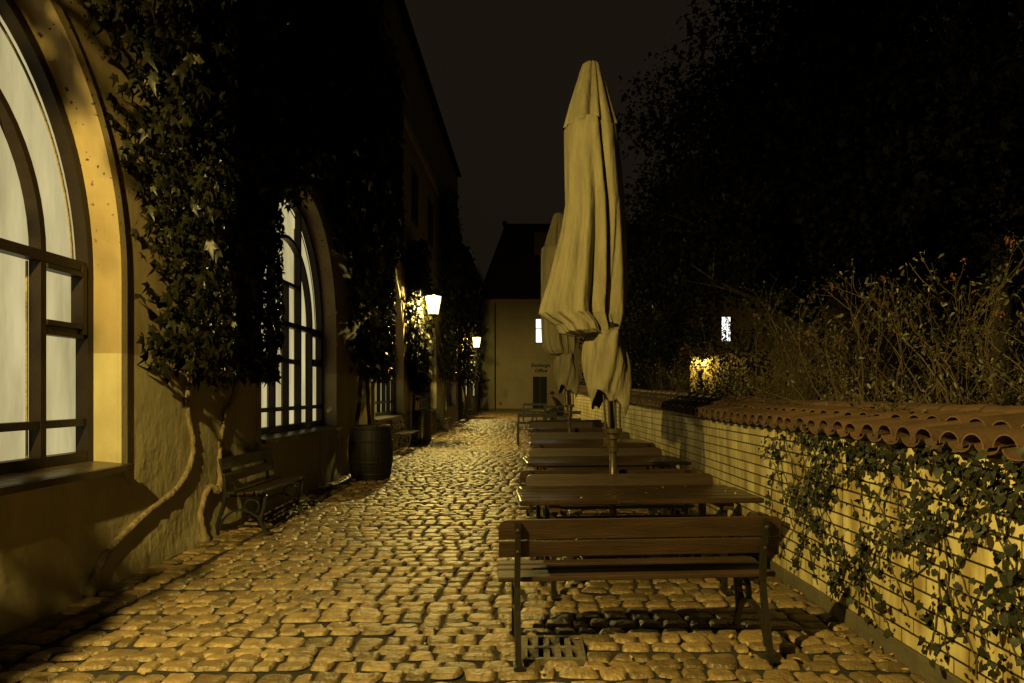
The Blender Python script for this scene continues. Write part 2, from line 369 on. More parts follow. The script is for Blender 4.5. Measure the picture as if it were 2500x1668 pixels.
for c in WC[1:] + [None]:
    ye = (c - HA) if c else EY
    quad(mb, ycur, 0, ye, 0, TOP, TOP)
    if c is None: break
    us = [-HA*math.cos(PI*i/40) for i in range(41)]
    for i in range(40):
        a, b = us[i], us[i+1]
        quad(mb, c+a, 0, c+b, 0, SILL, SILL); quad(mb, c+a, arch(a), c+b, arch(b), TOP, TOP)
        mb.add([(WX, c+a, arch(a)), (WX, c+b, arch(b)), (WX-.25, c+b, arch(b)), (WX-.25, c+a, arch(a))], [(0, 3, 2, 1)])
    for sg in (-1, 1):
        mb.add([(WX, c+sg*HA, SILL), (WX, c+sg*HA, SPR), (WX-.25, c+sg*HA, SPR), (WX-.25, c+sg*HA, SILL)], [(0, 1, 2, 3) if sg < 0 else (0, 3, 2, 1)])
    ycur = c + HA
mb.add([(WX, EY, 0), (WX-5, EY, 0), (WX-5, EY, 12), (WX, EY, 12)], [(0, 1, 2, 3)])
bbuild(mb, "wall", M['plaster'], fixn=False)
mb = MB(); quad(mb, -6, TOP+.002, EY, TOP+.002, 11.7, 11.7, x=WX-.03); mb.box((WX-5, -6, 11.3), (WX-.06, EY, 11.6)); bbuild(mb, "attic_wall", M['attic'])
# surround of every arch, proud of the wall
for c in WC[1:]:
    mb = MB(); o = .085; pr = .03; pts = []
    pts.append((c-HA, SILL-.02, c-HA-o, SILL-.14))
    n = 40
    for i in range(n+1):
        th = PI*i/n; u = -math.cos(th); s_ = math.sin(th)
        pts.append((c+HA*u, SPR+BH*s_, c+(HA+o)*u, SPR+(BH+o)*s_))
    pts.append((c+HA, SILL-.02, c+HA+o, SILL-.14))
    for i in range(len(pts)-1):
        a, b = pts[i], pts[i+1]; x0, x1 = WX-.001, WX+pr
        mb.add([(x1, a[0], a[1]), (x1, b[0], b[1]), (x1, b[2], b[3]), (x1, a[2], a[3]), (x0, a[0], a[1]), (x0, b[0], b[1]), (x0, b[2], b[3]), (x0, a[2], a[3])],
               [(0, 1, 2, 3), (3, 2, 6, 7), (0, 4, 5, 1)])
    for a in (pts[0], pts[-1]):
        mb.add([(WX, a[0], a[1]), (WX+pr, a[0], a[1]), (WX+pr, a[2], a[3]), (WX, a[2], a[3])], [(0, 1, 2, 3)])
    bbuild(mb, "arch_surround", M['plaster'])
# window (frame > pane, sill), local origin on frame plane
FX = WX - .25
def bar_path(mb, pts, w, d0, d1):
    for i in range(len(pts)-1):
        (a, za), (b, zb) = pts[i], pts[i+1]; t = Vector((b-a, zb-za)).normalized(); nx, nzz = -t.y*w/2, t.x*w/2
        e = .004
        q = [(a-t.x*e+nx, za-t.y*e+nzz), (b+t.x*e+nx, zb+t.y*e+nzz), (b+t.x*e-nx, zb+t.y*e-nzz), (a-t.x*e-nx, za-t.y*e-nzz)]
        mb.add([(d1, u, z) for u, z in q] + [(d0, u, z) for u, z in q], [(0, 1, 2, 3), (0, 4, 5, 1), (2, 6, 7, 3), (1, 5, 6, 2), (3, 7, 4, 0)])
def ell(a, b, s, t0=0, t1=PI, n=36): return [(-a*math.cos(t0+(t1-t0)*i/n), s+b*math.sin(t0+(t1-t0)*i/n)) for i in range(n+1)]
CW = .555; TZ = 2.62
mb = MB()
bar_path(mb, ell(HA-.03, 2.06, SPR, n=44), .075, -.06, .045)
for s_ in (-1, 1): bar_path(mb, [(s_*(HA-.035), SILL+.02), (s_*(HA-.035), SPR)], .075, -.06, .044)
bar_path(mb, [(-HA+.02, 1.03), (HA-.02, 1.03)], .11, -.06, .041)
bar_path(mb, [(-HA+.02, TZ), (HA-.02, TZ)], .08, -.06, .038)
bar_path(mb, ell(2*CW, 1.33, TZ, n=30), .055, -.06, .035)
for u in (-2*CW, 2*CW): bar_path(mb, [(u, 1.03), (u, TZ)], .058, -.06, .033)
for u in (-CW, CW): bar_path(mb, [(u, 1.03), (u, 2.62+1.33*math.sqrt(1-.25)+.70)], .052, -.06, .031)
bar_path(mb, [(0, 1.03), (0, 3.25)], .052, -.06, .029)
bar_path(mb, [(-HA+.02, 1.33), (HA-.02, 1.33)], .06, -.06, .027)
for a, b in ((-HA+.03, -2*CW), (-CW, CW), (2*CW, HA-.03)): bar_path(mb, [(a, 2.06), (b, 2.06)], .07, -.06, .025)
bar_path(mb, [(-CW, 3.25), (CW, 3.25)], .052, -.06, .023)
for s_ in (-1, 1):   # opening light in the outer column
    bar_path(mb, [(s_*(HA-.12), 2.06), (s_*(HA-.12), 2.62)], .05, -.05, .052)
    bar_path(mb, [(s_*(HA-.12), 2.55), (s_*(2*CW+.03), 2.55)], .04, -.05, .050)
    bar_path(mb, [(s_*(HA-.12), 2.12), (s_*(2*CW+.03), 2.12)], .04, -.05, .048)
fr = mb.build("window", M['frame'], bld); fr.location = wp((FX, WC[1], 0))
mb = MB(); e = [(u, z) for u, z in ell(HA-.02, 2.04, SPR, n=44)]
poly = [(-HA+.02, 1.0)] + e + [(HA-.02, 1.0)]
mb.add([(-.07, u, z) for u, z in poly], [tuple(range(len(poly)))[::-1]]); pane = mb.build("pane", M['pane'], fr, fixn=False)
# inner casement bars seen through the glass edges
mb = MB()
bar_path(mb, ell(HA-.10, 1.97, SPR, n=44), .02, -.068, -.058)
for u in (-2*CW, -CW, 0, CW, 2*CW):
    for s_ in (-1, 1): bar_path(mb, [(u+s_*.046, 1.08), (u+s_*.046, 2.57 if abs(u) != CW else 4.2)], .013, -.068, -.056)
mb.build("putty_beads", mat("putty", (.22, .17, .09), .6, .4, 20, .5, 40), fr)
mb = MB(); mb.box((0, -HA-.0, -.035), (.34, HA+.0, 0)); mb.box((.31, -HA-.05, -.055), (.36, HA+.05, -.003)); 
mb.v = [(x, y, z+SILL+.035 - x*.09) for x, y, z in mb.v]
mb.build("sill", M['sill'], fr)
for c in WC[2:]:
    cp = copy_tree(fr, bld); cp.location = wp((FX, c, 0))
# string course, cornice, gutter, eaves tiles, upper windows
mb = MB(); mb.box((WX-.01, -6, 5.48), (WX+.04, EY-.01, 5.6)); mb.box((WX-.01, -6, 5.6), (WX+.07, EY-.01, 5.65)); bbuild(mb, "string_course", M['plaster'])
mb = MB()
mb.prism([(WX, 9.0), (WX+.02, 8.85), (WX+.1, 8.9), (WX+.12, 9.04), (WX, 9.08)], 'y', -6, EY-.01)
bbuild(mb, "cornice", M['plaster'])
mb = MB(); mb.prism([(WX+.12, 9.03), (-3.1, 8.68), (-3.1, 8.75), (WX, 9.14)], 'y', -6, 16.7); bbuild(mb, "eaves_board", M['plaster2'])
mb = MB(); mb.tube([(-3.03, -6, 8.70), (-3.03, 16.7, 8.70)], .075, 10); mb.tube([(-3.03, 16.3, 8.68), (-3.2, 16.3, 8.4), (-3.43, 16.3, 8.3), (-3.43, 16.3, 6.2)], .045, 8)
mb.tube([(WX+.10, 16.7, 8.98), (WX+.10, EY, 8.98)], .055, 8); bbuild(mb, "gutter", M['iron'])
mb = MB()
for i in range(150):
    y = 4 + i*.19
    if y > EY: break
    mb.lathe([(.085, 0), (.085, .5)], seg=8); n = 16
    vs = mb.v[-n:]; mb.v[-n:] = [(WX+.18-p[2], y+p[0], 11.75+p[1]*.8+p[2]*.3) for p in vs]
bbuild(mb, "eaves_tiles", M['roof'])
mb = MB(); mb.add([(WX-.3, -6, 11.8), (WX-.3, EY, 11.8), (-8, EY, 15), (-8, -6, 15)], [(0, 1, 2, 3)]); bbuild(mb, "roof", M['roof'])
for yc in (20.4, 23.5):
    mb = MB()
    for a, b in (((yc-.45, 6.63), (yc+.45, 6.63)), ((yc-.45, 8.15), (yc+.45, 8.15)), ((yc-.45, 6.6), (yc-.45, 8.18)), ((yc+.45, 6.6), (yc+.45, 8.18)), ((yc, 6.6), (yc, 8.15))):
        bar_path(mb, [a, b], .07, WX+.001, WX+.03 + (0.003 if a[0] == b[0] else 0))
    w_ = bbuild(mb, "upper_window", M['frame'])
    mb = MB(); mb.add([(WX+.008, yc-.45, 6.6), (WX+.008, yc+.45, 6.6), (WX+.008, yc+.45, 8.15), (WX+.008, yc-.45, 8.15)], [(0, 1, 2, 3)]); o = bbuild(mb, "pane", M['door']); o.parent = w_
mb = MB(); mb.tube([(WX+.1, EY-.2, 0.25), (WX+.1, EY-.2, 8.9)], .05, 8); mb.lathe([(.06, 0), (.13, .25), (.13, .4)], (WX+.1, EY-.2, 8.6), 10); bbuild(mb, "downpipe", M['iron'])
# rough plaster foot along the wall
mb = MB()
nseg = 130
ysn = [-6 + i*(EY+6)/nseg for i in range(nseg+1)]
def ft(y): return .028 + .012*math.sin(y*1.7) + .009*math.sin(y*4.3+1) + .005*math.sin(y*11)
rows = [(-.05, 1.3), (.06, .9), (.16, .45), (.3, .15), (.5, 0.03)]
V = []; 
for y in ysn:
    for j, (h, k) in enumerate(rows):
        V.append((WX + ft(y)*k + .001, y, gz(y) + h*(1 + (.2*math.sin(y*3.1) if j > 0 else 0))))
F = [(i*5+j, (i+1)*5+j, (i+1)*5+j+1, i*5+j+1) for i in range(nseg) for j in range(4)]
mb.add(V, F); bbuild(mb, "plaster_foot", M['plaster'], smooth=True, fixn=False)
tag(bld, "long plastered building on the left with tall arched lit windows and a dark upper floor", "building")

# second, lower left building
b2 = empty("low_eaved_building", (WX-.05, 39, 0))
def w2(mb, name, m, **k): mb.v = [(x-(WX-.05), y-39, z) for x, y, z in mb.v]; return mb.build(name, m, b2, **k)
mb = MB(); mb.box((WX-5, EY+.01, 0), (WX-.05, 45.45, 8.6)); w2(mb, "wall", M['plaster'])
mb = MB(); mb.prism([(-3.55, 8.62), (-3.05, 8.35), (-3.05, 8.45), (-8, 12.5), (-8, 12.3)], 'y', EY+.01, 45.45); w2(mb, "roof", M['roof'])
mb = MB(); mb.tube([(-2.98, EY, 8.40), (-2.98, 45.4, 8.40)], .09, 10); w2(mb, "gutter", M['iron'])
mb = MB(); mb.tube([(-2.98, 45.2, 8.35), (-3.3, 45.25, 8.0), (-3.45, 45.3, 7.9), (-3.45, 45.3, .4)], .06, 8); w2(mb, "downpipe", M['iron']); mb = MB(); mb.tube([(-3.44, 33.2, 8.3), (-3.44, 33.2, .3)], .055, 8); w2(mb, "downpipe", M['iron'])
for yc in (37, 41.5):
    mb = MB()
    for z in (1.3, 2.5): mb.box((WX-.05, yc-.6, z), (WX-.01, yc+.6, z+.07))
    for y in (yc-.6, yc, yc+.53): mb.box((WX-.05, y, 1.37), (WX-.013, y+.07, 2.5))
    f_ = w2(mb, "window", M['frame'])
    mb = MB(); mb.box((WX-.049, yc-.53, 1.37), (WX-.03, yc+.53, 2.5)); o = w2(mb, "pane", M['pane']); o.parent = f_
tag(b2, "lower plastered building with overhanging eaves, holding the farther lit lantern", "building")

# ================================================================ END BUILDING with "Exchange Office"
eb = empty("exchange_building", (2, 45.5, .36)); EYB = 45.5
def we(mb, name, m, parent=None, **k): mb.v = [(x-2, y-EYB, z-.36) for x, y, z in mb.v]; return mb.build(name, m, parent or eb, **k)
mb = MB(); mb.box((-3.5, EYB, .2), (9.0, EYB+9, 7.75)); we(mb, "wall", M['endwall'])
mb = MB(); mb.box((-3.5, EYB-.06, 7.45), (9, EYB+.01, 7.55)); mb.box((-3.5, EYB-.14, 7.55), (9, EYB+.01, 7.66)); mb.box((-3.5, EYB-.28, 7.66), (9, EYB+.01, 7.76)); we(mb, "cornice", M['endwall'])
mb = MB(); mb.box((-3.5, EYB-.05, .2), (-.1, EYB+.01, .50)); we(mb, "plinth", M['plinth']); mb = MB(); mb.box((1.15, EYB-.05, .2), (9, EYB+.01, .50)); we(mb, "plinth", M['plinth'])
mb = MB(); mb.box((-3.45, EYB-.12, .5), (-2.5, EYB-.002, 7.4)); we(mb, "corner_pilaster", M['endwall2'])
mb = MB(); mb.tube([(-2.42, EYB-.1, .4), (-2.42, EYB-.1, 7.5)], .045, 8); we(mb, "downpipe", M['iron']); mb = MB(); mb.tube([(-3.4, EYB-.24, 2.2), (-2.75, EYB-.2, 2.42)], .035, 6); we(mb, "handrail", M['iron'])
RZ = 14.0
mb = MB(); mb.add([(-3.6, EYB-.3, 7.76), (9.1, EYB-.3, 7.76), (9.1, EYB+5.3, RZ), (-2.0, EYB+5.3, RZ), (-3.6, EYB+10, 7.76), (9.1, EYB+10, 7.76)], [(0, 1, 2, 3), (0, 3, 4), (3, 2, 5, 4), (1, 5, 2), (0, 4, 5, 1)])
rf = we(mb, "roof", M['roof'])
mb = MB(); mb.box((-2.1, EYB+5.1, RZ-.1), (9.1, EYB+5.5, RZ+.08)); mb.box((-2.15, EYB+5.0, RZ), (-1.85, EYB+5.6, RZ+.25)); we(mb, "ridge_tiles", M['roof'], rf)
mb = MB(); mb.box((0.15, EYB+2.8, 11.3), (1.05, EYB+4.6, 12.9)); we(mb, "dormer", M['attic'], rf)
dr = MB(); dr.box((0.08, EYB-.03, .5), (.54, EYB-.002, 2.62)); dr.box((.56, EYB-.035, .5), (1.02, EYB-.002, 2.62))
for x in (.14, .62):
    for z0, z1 in ((.65, 1.3), (1.42, 2.5)): dr.box((x, EYB-.05, z0), (x+.34, EYB-.03, z1))
d_ = we(dr, "door", M['door'])
mb = MB(); mb.box((.0, EYB-.05, .36), (.08, EYB-.001, 2.74)); mb.box((1.02, EYB-.05, .36), (1.10, EYB-.001, 2.74)); mb.box((.08, EYB-.05, 2.63), (1.02, EYB-.001, 2.74)); mb.box((-.1, EYB-.4, .3), (1.15, EYB-.055, .46)); we(mb, "frame", M['endwall'], d_)
mb = MB(); mb.tube([(.5, EYB-.09, 1.4), (.5, EYB-.09, 1.55)], .012, 6); mb.box((.49, EYB-.09, 1.46), (.51, EYB-.03, 1.48)); we(mb, "handle", M['iron'], d_)
# lit window
def endwin(x0, x1, z0, z1):
    mb = MB()
    for a, b in (((x0, z0), (x0+.05, z1)), ((x1-.05, z0), (x1, z1)), ((x0+.05, z0), (x1-.05, z0+.05)), ((x0+.05, z1-.05), (x1-.05, z1)), (((x0+x1)/2-.03, z0+.05), ((x0+x1)/2+.03, z1-.05))):
        mb.box((a[0], EYB-.03, a[1]), (b[0], EYB-.001, b[1]))
    zm = z0+(z1-z0)*.58
    for a, b in ((x0+.05, (x0+x1)/2-.03), ((x0+x1)/2+.03, x1-.05)): mb.box((a, EYB-.028, zm-.03), (b, EYB-.001, zm+.03))
    f_ = we(mb, "window", M['frame']); mb = MB()
    mb.box((x0+.05, EYB-.012, z0+.05), (x1-.05, EYB-.002, z1-.05)); we(mb, "pane", M['pane_white'], f_)
endwin(.24, 1.35, 4.85, 6.5)
mb = MB(); mb.box((-1.95, EYB-.04, 1.25), (-1.6, EYB-.001, 1.75)); we(mb, "meter_box", M['endwall2']); mb = MB(); mb.box((-2.15, EYB-.05, .75), (-2.0, EYB-.001, .92)); we(mb, "meter_box", M['plinth'])
mb = MB(); mb.box((-2.38, EYB-.012, 3.85), (9, EYB-.001, 3.89)); we(mb, "facade_joint", M['endwall2'])
def lettering(txt, x, z, size):
    c = bpy.data.curves.new("lettering", 'FONT'); c.body = txt; c.size = size; c.shear = .32; c.offset = .012; c.extrude = .004; c.align_x = 'CENTER'; c.space_character = 1.08; c.resolution_u = 3
    t = bpy.data.objects.new("tmp", c); COL.objects.link(t); dg = bpy.context.evaluated_depsgraph_get()
    me = bpy.data.meshes.new_from_object(t.evaluated_get(dg)); bpy.data.objects.remove(t)
    me.transform(Matrix.Rotation(PI/2, 4, 'X')); o = link("lettering", me, M['ink'], eb); o.location = (x-2, -.012, z-.36); return o
lettering("Exchange", .57, 3.28, .31); lettering("Office", .60, 2.92, .31)
tag(eb, "pale building closing the lane, its dark door under the words Exchange Office", "building")

# ================================================================ LAMPS
def make_lamp(ax=.72):
    r = empty("wall_lantern")       # origin: on the wall at bracket height, lamp axis at +x .72
    mb = MB()
    mb.tube([(0.0, 0, -.02), (.25, 0, .0), (ax, 0, .0)], .02, 8); mb.tube([(0, 0, -.45), (.12, 0, -.40), (.3, 0, -.2), (.42, 0, -.03)], .014, 8)
    mb.tube([(.28+.06*math.cos(t*.6), 0, -.09+.06*math.sin(t*.6)) for t in range(11)], .009, 6)
    mb.lathe([(.012, -.12), (.04, -.06), (.03, -.02), (.022, .02), (.022, .16), (.05, .2), (.13, .24)], (ax, 0, 0), 12)
    mb.box((-.0, -.06, -.5), (.02, .06, .08)); autosmooth(mb.build("bracket", M['lampiron'], r))
    z0, z1, r0, r1 = .25, .77, .14, .225
    mb = MB()
    for k in range(6):
        th = PI/3*k; c, s_ = math.cos(th), math.sin(th)
        mb.tube([(ax+r0*c, r0*s_, z0), (ax+r1*c, r1*s_, z1)], .009, 5)
    mb.lathe([(r0+.012, -.015), (r0+.012, .015)], (ax, 0, z0), 6); 
    for k in range(6):
        a, b = PI/3*k, PI/3*(k+1)
        mb.tube([(ax+r1*math.cos(a), r1*math.sin(a), z1), (ax+r1*math.cos(b), r1*math.sin(b), z1)], .012, 5)
    mb.build("frame", M['lampiron'], r)
    mb = MB(); mb.lathe([(r0-.004, z0+.02), (r1-.004, z1-.005)], (ax, 0, 0), 6, cap=False); mb.build("glass", M['glass_lamp'], r)
    mb = MB(); mb.lathe([(.27, z1+.012), (.24, z1+.05), (.13, z1+.16), (.07, z1+.19), (.06, z1+.25), (.085, z1+.27), (.03, z1+.31), (.012, z1+.42)], (ax, 0, 0), 6, cap=True); mb.build("hood", M['lampiron'], r)
    ld = bpy.data.lights.new("bulb", 'POINT'); ld.energy = LAMP_W; ld.color = LAMP_COL; ld.shadow_soft_size = .045
    lo = bpy.data.objects.new("bulb", ld); COL.objects.link(lo); lo.parent = r; lo.location = (ax, 0, .735)
    return r
lamp = make_lamp(); lamp.location = (WX, 19.3, 3.52)
tag(lamp, "nearer of the two lit wall lanterns down the lane, beside brightly lit vine leaves", "wall lantern", "lit wall lanterns")
l2 = copy_tree(lamp); l2.location = (WX-.05, 35.0, 3.62); l2.rotation_euler.z = 0
tag(l2, "farther and smaller lit wall lantern, near the pale end building", "wall lantern", "lit wall lanterns")
l0 = make_lamp(1.0); l0.location = (WX, .95, 3.45)
tag(l0, "wall lantern beside the camera, lighting the near arched window, cobbles and garden wall", "wall lantern", "lit wall lanterns")
for o in bpy.data.objects:
    if o.parent == l0 and o.type == 'LIGHT': o.data = o.data.copy(); o.data.energy = 2650

# ================================================================ LEAF ENGINE
def star_leaf():
    o = []
    for k in range(10):
        a = -PI/2 + 2*PI*k/10   # tip at -y
        r = (1.15, .50, .95, .46, .62, .22, .62, .46, .95, .50)[k]
        o.append((r*math.cos(a)*.62, r*math.sin(a)*.95, -.30*r*r if k % 2 == 0 else .03))
    V = np.array([(0, .1, .04)] + o); F = np.array([(0, 1+k, 1+(k+1) % 10) for k in range(10)]); return V, F
def heart_leaf():
    V = np.array([(0, .25, .05), (0, -.95, -.12), (.5, -.35, .04), (.62, .2, -.05), (.35, .6, 0), (0, .38, .0), (-.35, .6, 0), (-.62, .2, -.05), (-.5, -.35, .04)])
    F = np.array([(0, 1+k, 1+(k+1) % 8) for k in range(8)]); return V, F
def oval_leaf():
    V = np.array([(0, .55, 0), (.34, .1, .06), (.22, -.5, .03), (0, -.9, -.1), (-.22, -.5, .03), (-.34, .1, .06)])
    F = np.array([(0, 1, 2), (0, 2, 3), (0, 3, 4), (0, 4, 5)]); return V, F
def leaves(name, pts, size, m, parent, tmpl, nrm=(1, 0, .25), nr=.7, tip=(0, 0, -1), tr=.6):
    pts = np.asarray(pts, float); n = len(pts); V0, F0 = tmpl
    N_ = np.array(nrm) + RNG.normal(0, nr, (n, 3)); N_ /= np.linalg.norm(N_, axis=1)[:, None]
    T = np.array(tip) + RNG.normal(0, tr, (n, 3)); T -= N_*(T*N_).sum(1)[:, None]; T /= np.linalg.norm(T, axis=1)[:, None]
    B = np.cross(-T, N_)
    s = size*(.45+.8*RNG.random(n)**1.5)
    V = pts[:, None, :] + s[:, None, None]*(V0[None, :, 0, None]*B[:, None, :] - V0[None, :, 1, None]*T[:, None, :] + V0[None, :, 2, None]*N_[:, None, :])
    F = (F0[None] + (np.arange(n)*len(V0))[:, None, None]).reshape(-1, 3)
    return npmesh(name, V.reshape(-1, 3), F, m, parent)

def in_window(y, z, ext=.16):
    for c in WC:
        u = abs(y-c)
        if u < HA+ext and z < SPR: return True
        if u < HA+ext and z >= SPR and z < SPR+(BH+ext)*math.sqrt(max(0, 1-(u/(HA+ext))**2)): return True
    return False
def vine(name, label, fn, ybox, zbox, nclump, per, size, trunks, base, trunk_mat='bark', thick=.35, tmpl=None, spread=.13):
    r = empty(name, base); pts = []
    tries = 0
    while len(pts) < nclump*per and tries < nclump*60:
        tries += 1
        y = random.uniform(*ybox); z = random.uniform(*zbox); x = WX + .05 + (random.random()**.8)*thick
        if not fn(x, y, z): continue
        for _ in range(per):
            q = (x+random.gauss(0, spread*.6), y+random.gauss(0, spread), z+random.gauss(0, spread))
            if q[0] > WX+.02 and fn(q[0], q[1], q[2]-.0): pts.append(q)
    pts = np.array(pts) - np.array(base)
    leaves("foliage", pts, size, M['vine'], r, tmpl or star_leaf(), nrm=(1, -.25, .35), nr=.45, tip=(.25, 0, -1), tr=.35)
    for T in trunks:
        mb = MB(); path = []; rad = []
        P0 = [Vector(p[:3]) - Vector(base) for p in T]; R0 = [p[3] for p in T]
        for i in range(len(P0)-1):
            for k in range(6):
                t = k/6; a = P0[max(0, i-1)]; b = P0[i]; c = P0[i+1]; d = P0[min(len(P0)-1, i+2)]
                q = .5*((2*b) + (-a+c)*t + (2*a-5*b+4*c-d)*t*t + (-a+3*b-3*c+d)*t**3)
                path.append(q + Vector((random.uniform(0, .008), random.uniform(-.006, .006), 0))); rad.append((R0[i]*(1-t)+R0[i+1]*t)*random.uniform(.85, 1.15))
        path.append(P0[-1]); rad.append(R0[-1])
        mb.tube(path, rad, 9)
        # a second twisted strand
        mb.tube([p + Vector((.003+.3*rad[i]*abs(math.sin(i*.5)), .55*rad[i]*math.cos(i*.5), 0)) for i, p in enumerate(path)], [q*.6 for q in rad], 7)
        o = mb.build("trunk", M[trunk_mat], r, smooth=True)
    tag(r, label, "climbing vine", "vines climbing the long building"); return r
def wy(xs, x=3.46): return 1667*x/(1298-xs)
# vine 1: pale twisted trunk next to the near window
def f1_(x, y, z):
    if in_window(y, z, .15) and not (z > 1.0 and False): return False
    if z < 1.60 + .25*abs(y-6.7): return False
    if y > 2.3*(-x): return False
    if z < 2.7 + .3*math.sin(y*5): return 6.05 - .1 < y < 7.75
    if z < 3.4: return 5.8 < y < 8.2
    return y < 8.9 - .0*z
XW = WX + .05
T1 = [(-3.455, 5.3, -.02, .046), (-3.485, 5.59, .26, .034), (-3.492, 6.16, .48, .030), (-3.492, 6.65, .61, .031), (-3.492, 6.94, .80, .028), (-3.492, 7.03, 1.04, .027), (-3.49, 6.94, 1.32, .026), (-3.46, 6.86, 1.6, .022), (-3.42, 6.9, 2.4, .025), (-3.4, 7.0, 4.4, .02)]
vine("climbing_vine", "climbing vine with a pale trunk slanting across the wall right of the nearest arched window", f1_, (2.4, 9.0), (1.6, 6.6), 1000, 13, .10, [T1], (-3.4, 6.6, 0), thick=.68)
def f0_(x, y, z):  # vine out of view, added to cut lantern bounce and shade the lower wall
    if y > 1.45 and 1.1 < z < 3.0 + .15*math.sin(y*9) and x < -2.62: return True  # hanging mass of leaves shaped to block lantern light low on the left
    return -.7 < y < 2.25 and z > .9 and x < -3.12 and not in_window(y, z, .14)
T0 = [(-3.46, .7, -.05, .05), (-3.46, .8, .8, .045), (-3.44, .7, 1.5, .04), (-3.42, .8, 3, .03)]
vine("climbing_vine", "unseen climbing vine around the lantern nearest the camera, added to shade the lower wall", f0_, (-.7, 2.25), (.9, 5.4), 900, 12, .115, [T0], (-3.4, .8, 0), 'darkbark', .92)
def f2_(x, y, z):
    if z < 1.72 + .35*max(0, y-8.6): return False
    if y < (7.6 + .2*math.sin(z*3)): return False
    if z < 4.0 and y > 2.77*(-x) - .08 - .25*max(0, 2.4-z): return False
    if z >= 4.0 and in_window(y, z, .10) and y > 9.1: return False
    return True
T2 = [(-3.45, 7.21, .0, .055), (-3.485, 7.17, .30, .030), (-3.485, 7.36, .55, .034), (-3.455, 7.5, .50, .05), (-3.46, 7.58, .6, .036), (-3.475, 7.6, .85, .023), (-3.475, 7.7, 1.29, .022), (-3.40, 7.83, 1.63, .035), (-3.4, 8.1, 2.6, .03), (-3.4, 8.3, 5, .02)]
vine("climbing_vine", "climbing vine with a knotted dark trunk, leaves hanging over the second window's left side", f2_, (7.4, 12.6), (1.7, 8.6), 1250, 13, .10, [T2], (-3.4, 7.6, 0), thick=.42)
def f3_(x, y, z):
    if z < 1.8 + .5*abs(y-14.3)**1.5*.3: return False
    if y < 12.75: return z > 4.9 + (12.75-y)*.4
    lim = (5.0 if z < 4.8 else 5.3)*(-x) - .25*max(0, 3-z)
    if y > lim: return False
    return z < 9.2 - max(0, y-14)*.25
T3 = [(-3.42, 13.3, .05, .05), (-3.42, 13.2, .7, .045), (-3.41, 13.5, 1.4, .04), (-3.4, 13.6, 2.2, .035)]
T3b = [(-3.42, 14.5, .05, .05), (-3.42, 14.45, .7, .04), (-3.41, 14.2, 1.4, .04), (-3.4, 14.1, 2.2, .035)]
vine("climbing_vine", "tall dark climbing vine behind the wooden barrel, between second and third arched windows", f3_, (12, 17.6), (1.8, 9.3), 1050, 11, .12, [T3, T3b], (-3.4, 13.8, 0), 'darkbark', .5)
def f4_(x, y, z):
    c = 19.85 + .1*math.sin(z*2); w = 1.25 if z > 2.4 else .5+.95*(z-1.6)
    if z > 5.2: w *= max(.1, 1-(z-5.2)*.9)
    return abs(y-c) < w and x < -3.0 + .04*math.sin(z*7) and not (18.9 < y < 19.7 and 3.45 < z < 4.7 and x > -3.1)
T4 = [(-3.42, 19.6, .1, .05), (-3.42, 19.7, .8, .045), (-3.38, 19.6, 1.5, .04), (-3.38, 19.8, 2.6, .035)]
vine("climbing_vine", "column of brightly lit vine leaves right under the nearer lit wall lantern", f4_, (18.4, 21.4), (1.6, 5.9), 620, 11, .12, [T4], (-3.4, 19.7, 0), 'darkbark', .5)
def f5_(x, y, z): return z > 1.8+.4*abs(y-26.3) and 24.95 < y < 28.3 and not in_window(y, z, .1) and z < 9.5-.3*abs(y-26)
T5 = [(-3.42, 26.0, .15, .05), (-3.42, 26.2, 1, .045), (-3.38, 26.1, 2.4, .04)]
vine("climbing_vine", "dark climbing vine on the wall just beyond the nearer lit lantern", f5_, (24.9, 28.4), (1.8, 9.5), 600, 9, .14, [T5], (-3.4, 26.2, 0), 'darkbark', .45, oval_leaf(), .17)
def f6_(x, y, z): return z > 1.9 and 29.5 < y < 34.0 and not (z < 4.9 and y < 31.2) and z < 8.2
T6 = [(-3.0, 31.6, .2, .07), (-3.05, 31.7, 1.2, .06), (-3.3, 31.7, 2.4, .05)]
vine("climbing_vine", "dark climbing vine between the two lit lanterns, with a thick trunk at the lane's edge", f6_, (29.5, 34), (1.9, 8.2), 520, 9, .15, [T6], (-3.4, 31.7, 0), 'darkbark', .5, oval_leaf(), .18)
def f7_(x, y, z): return z > 1.7+.35*abs(y-36.3) and 35.2 < y < 40 and z < 7.9
T7 = [(-3.45, 36.4, .25, .05), (-3.42, 36.3, 1, .045), (-3.4, 36.4, 2.4, .04)]
vine("climbing_vine", "far climbing vine lit by the farther wall lantern, next to the end building", f7_, (35.2, 40), (1.7, 7.9), 420, 9, .15, [T7], (-3.4, 36.4, 0), 'darkbark', .45, oval_leaf(), .18)

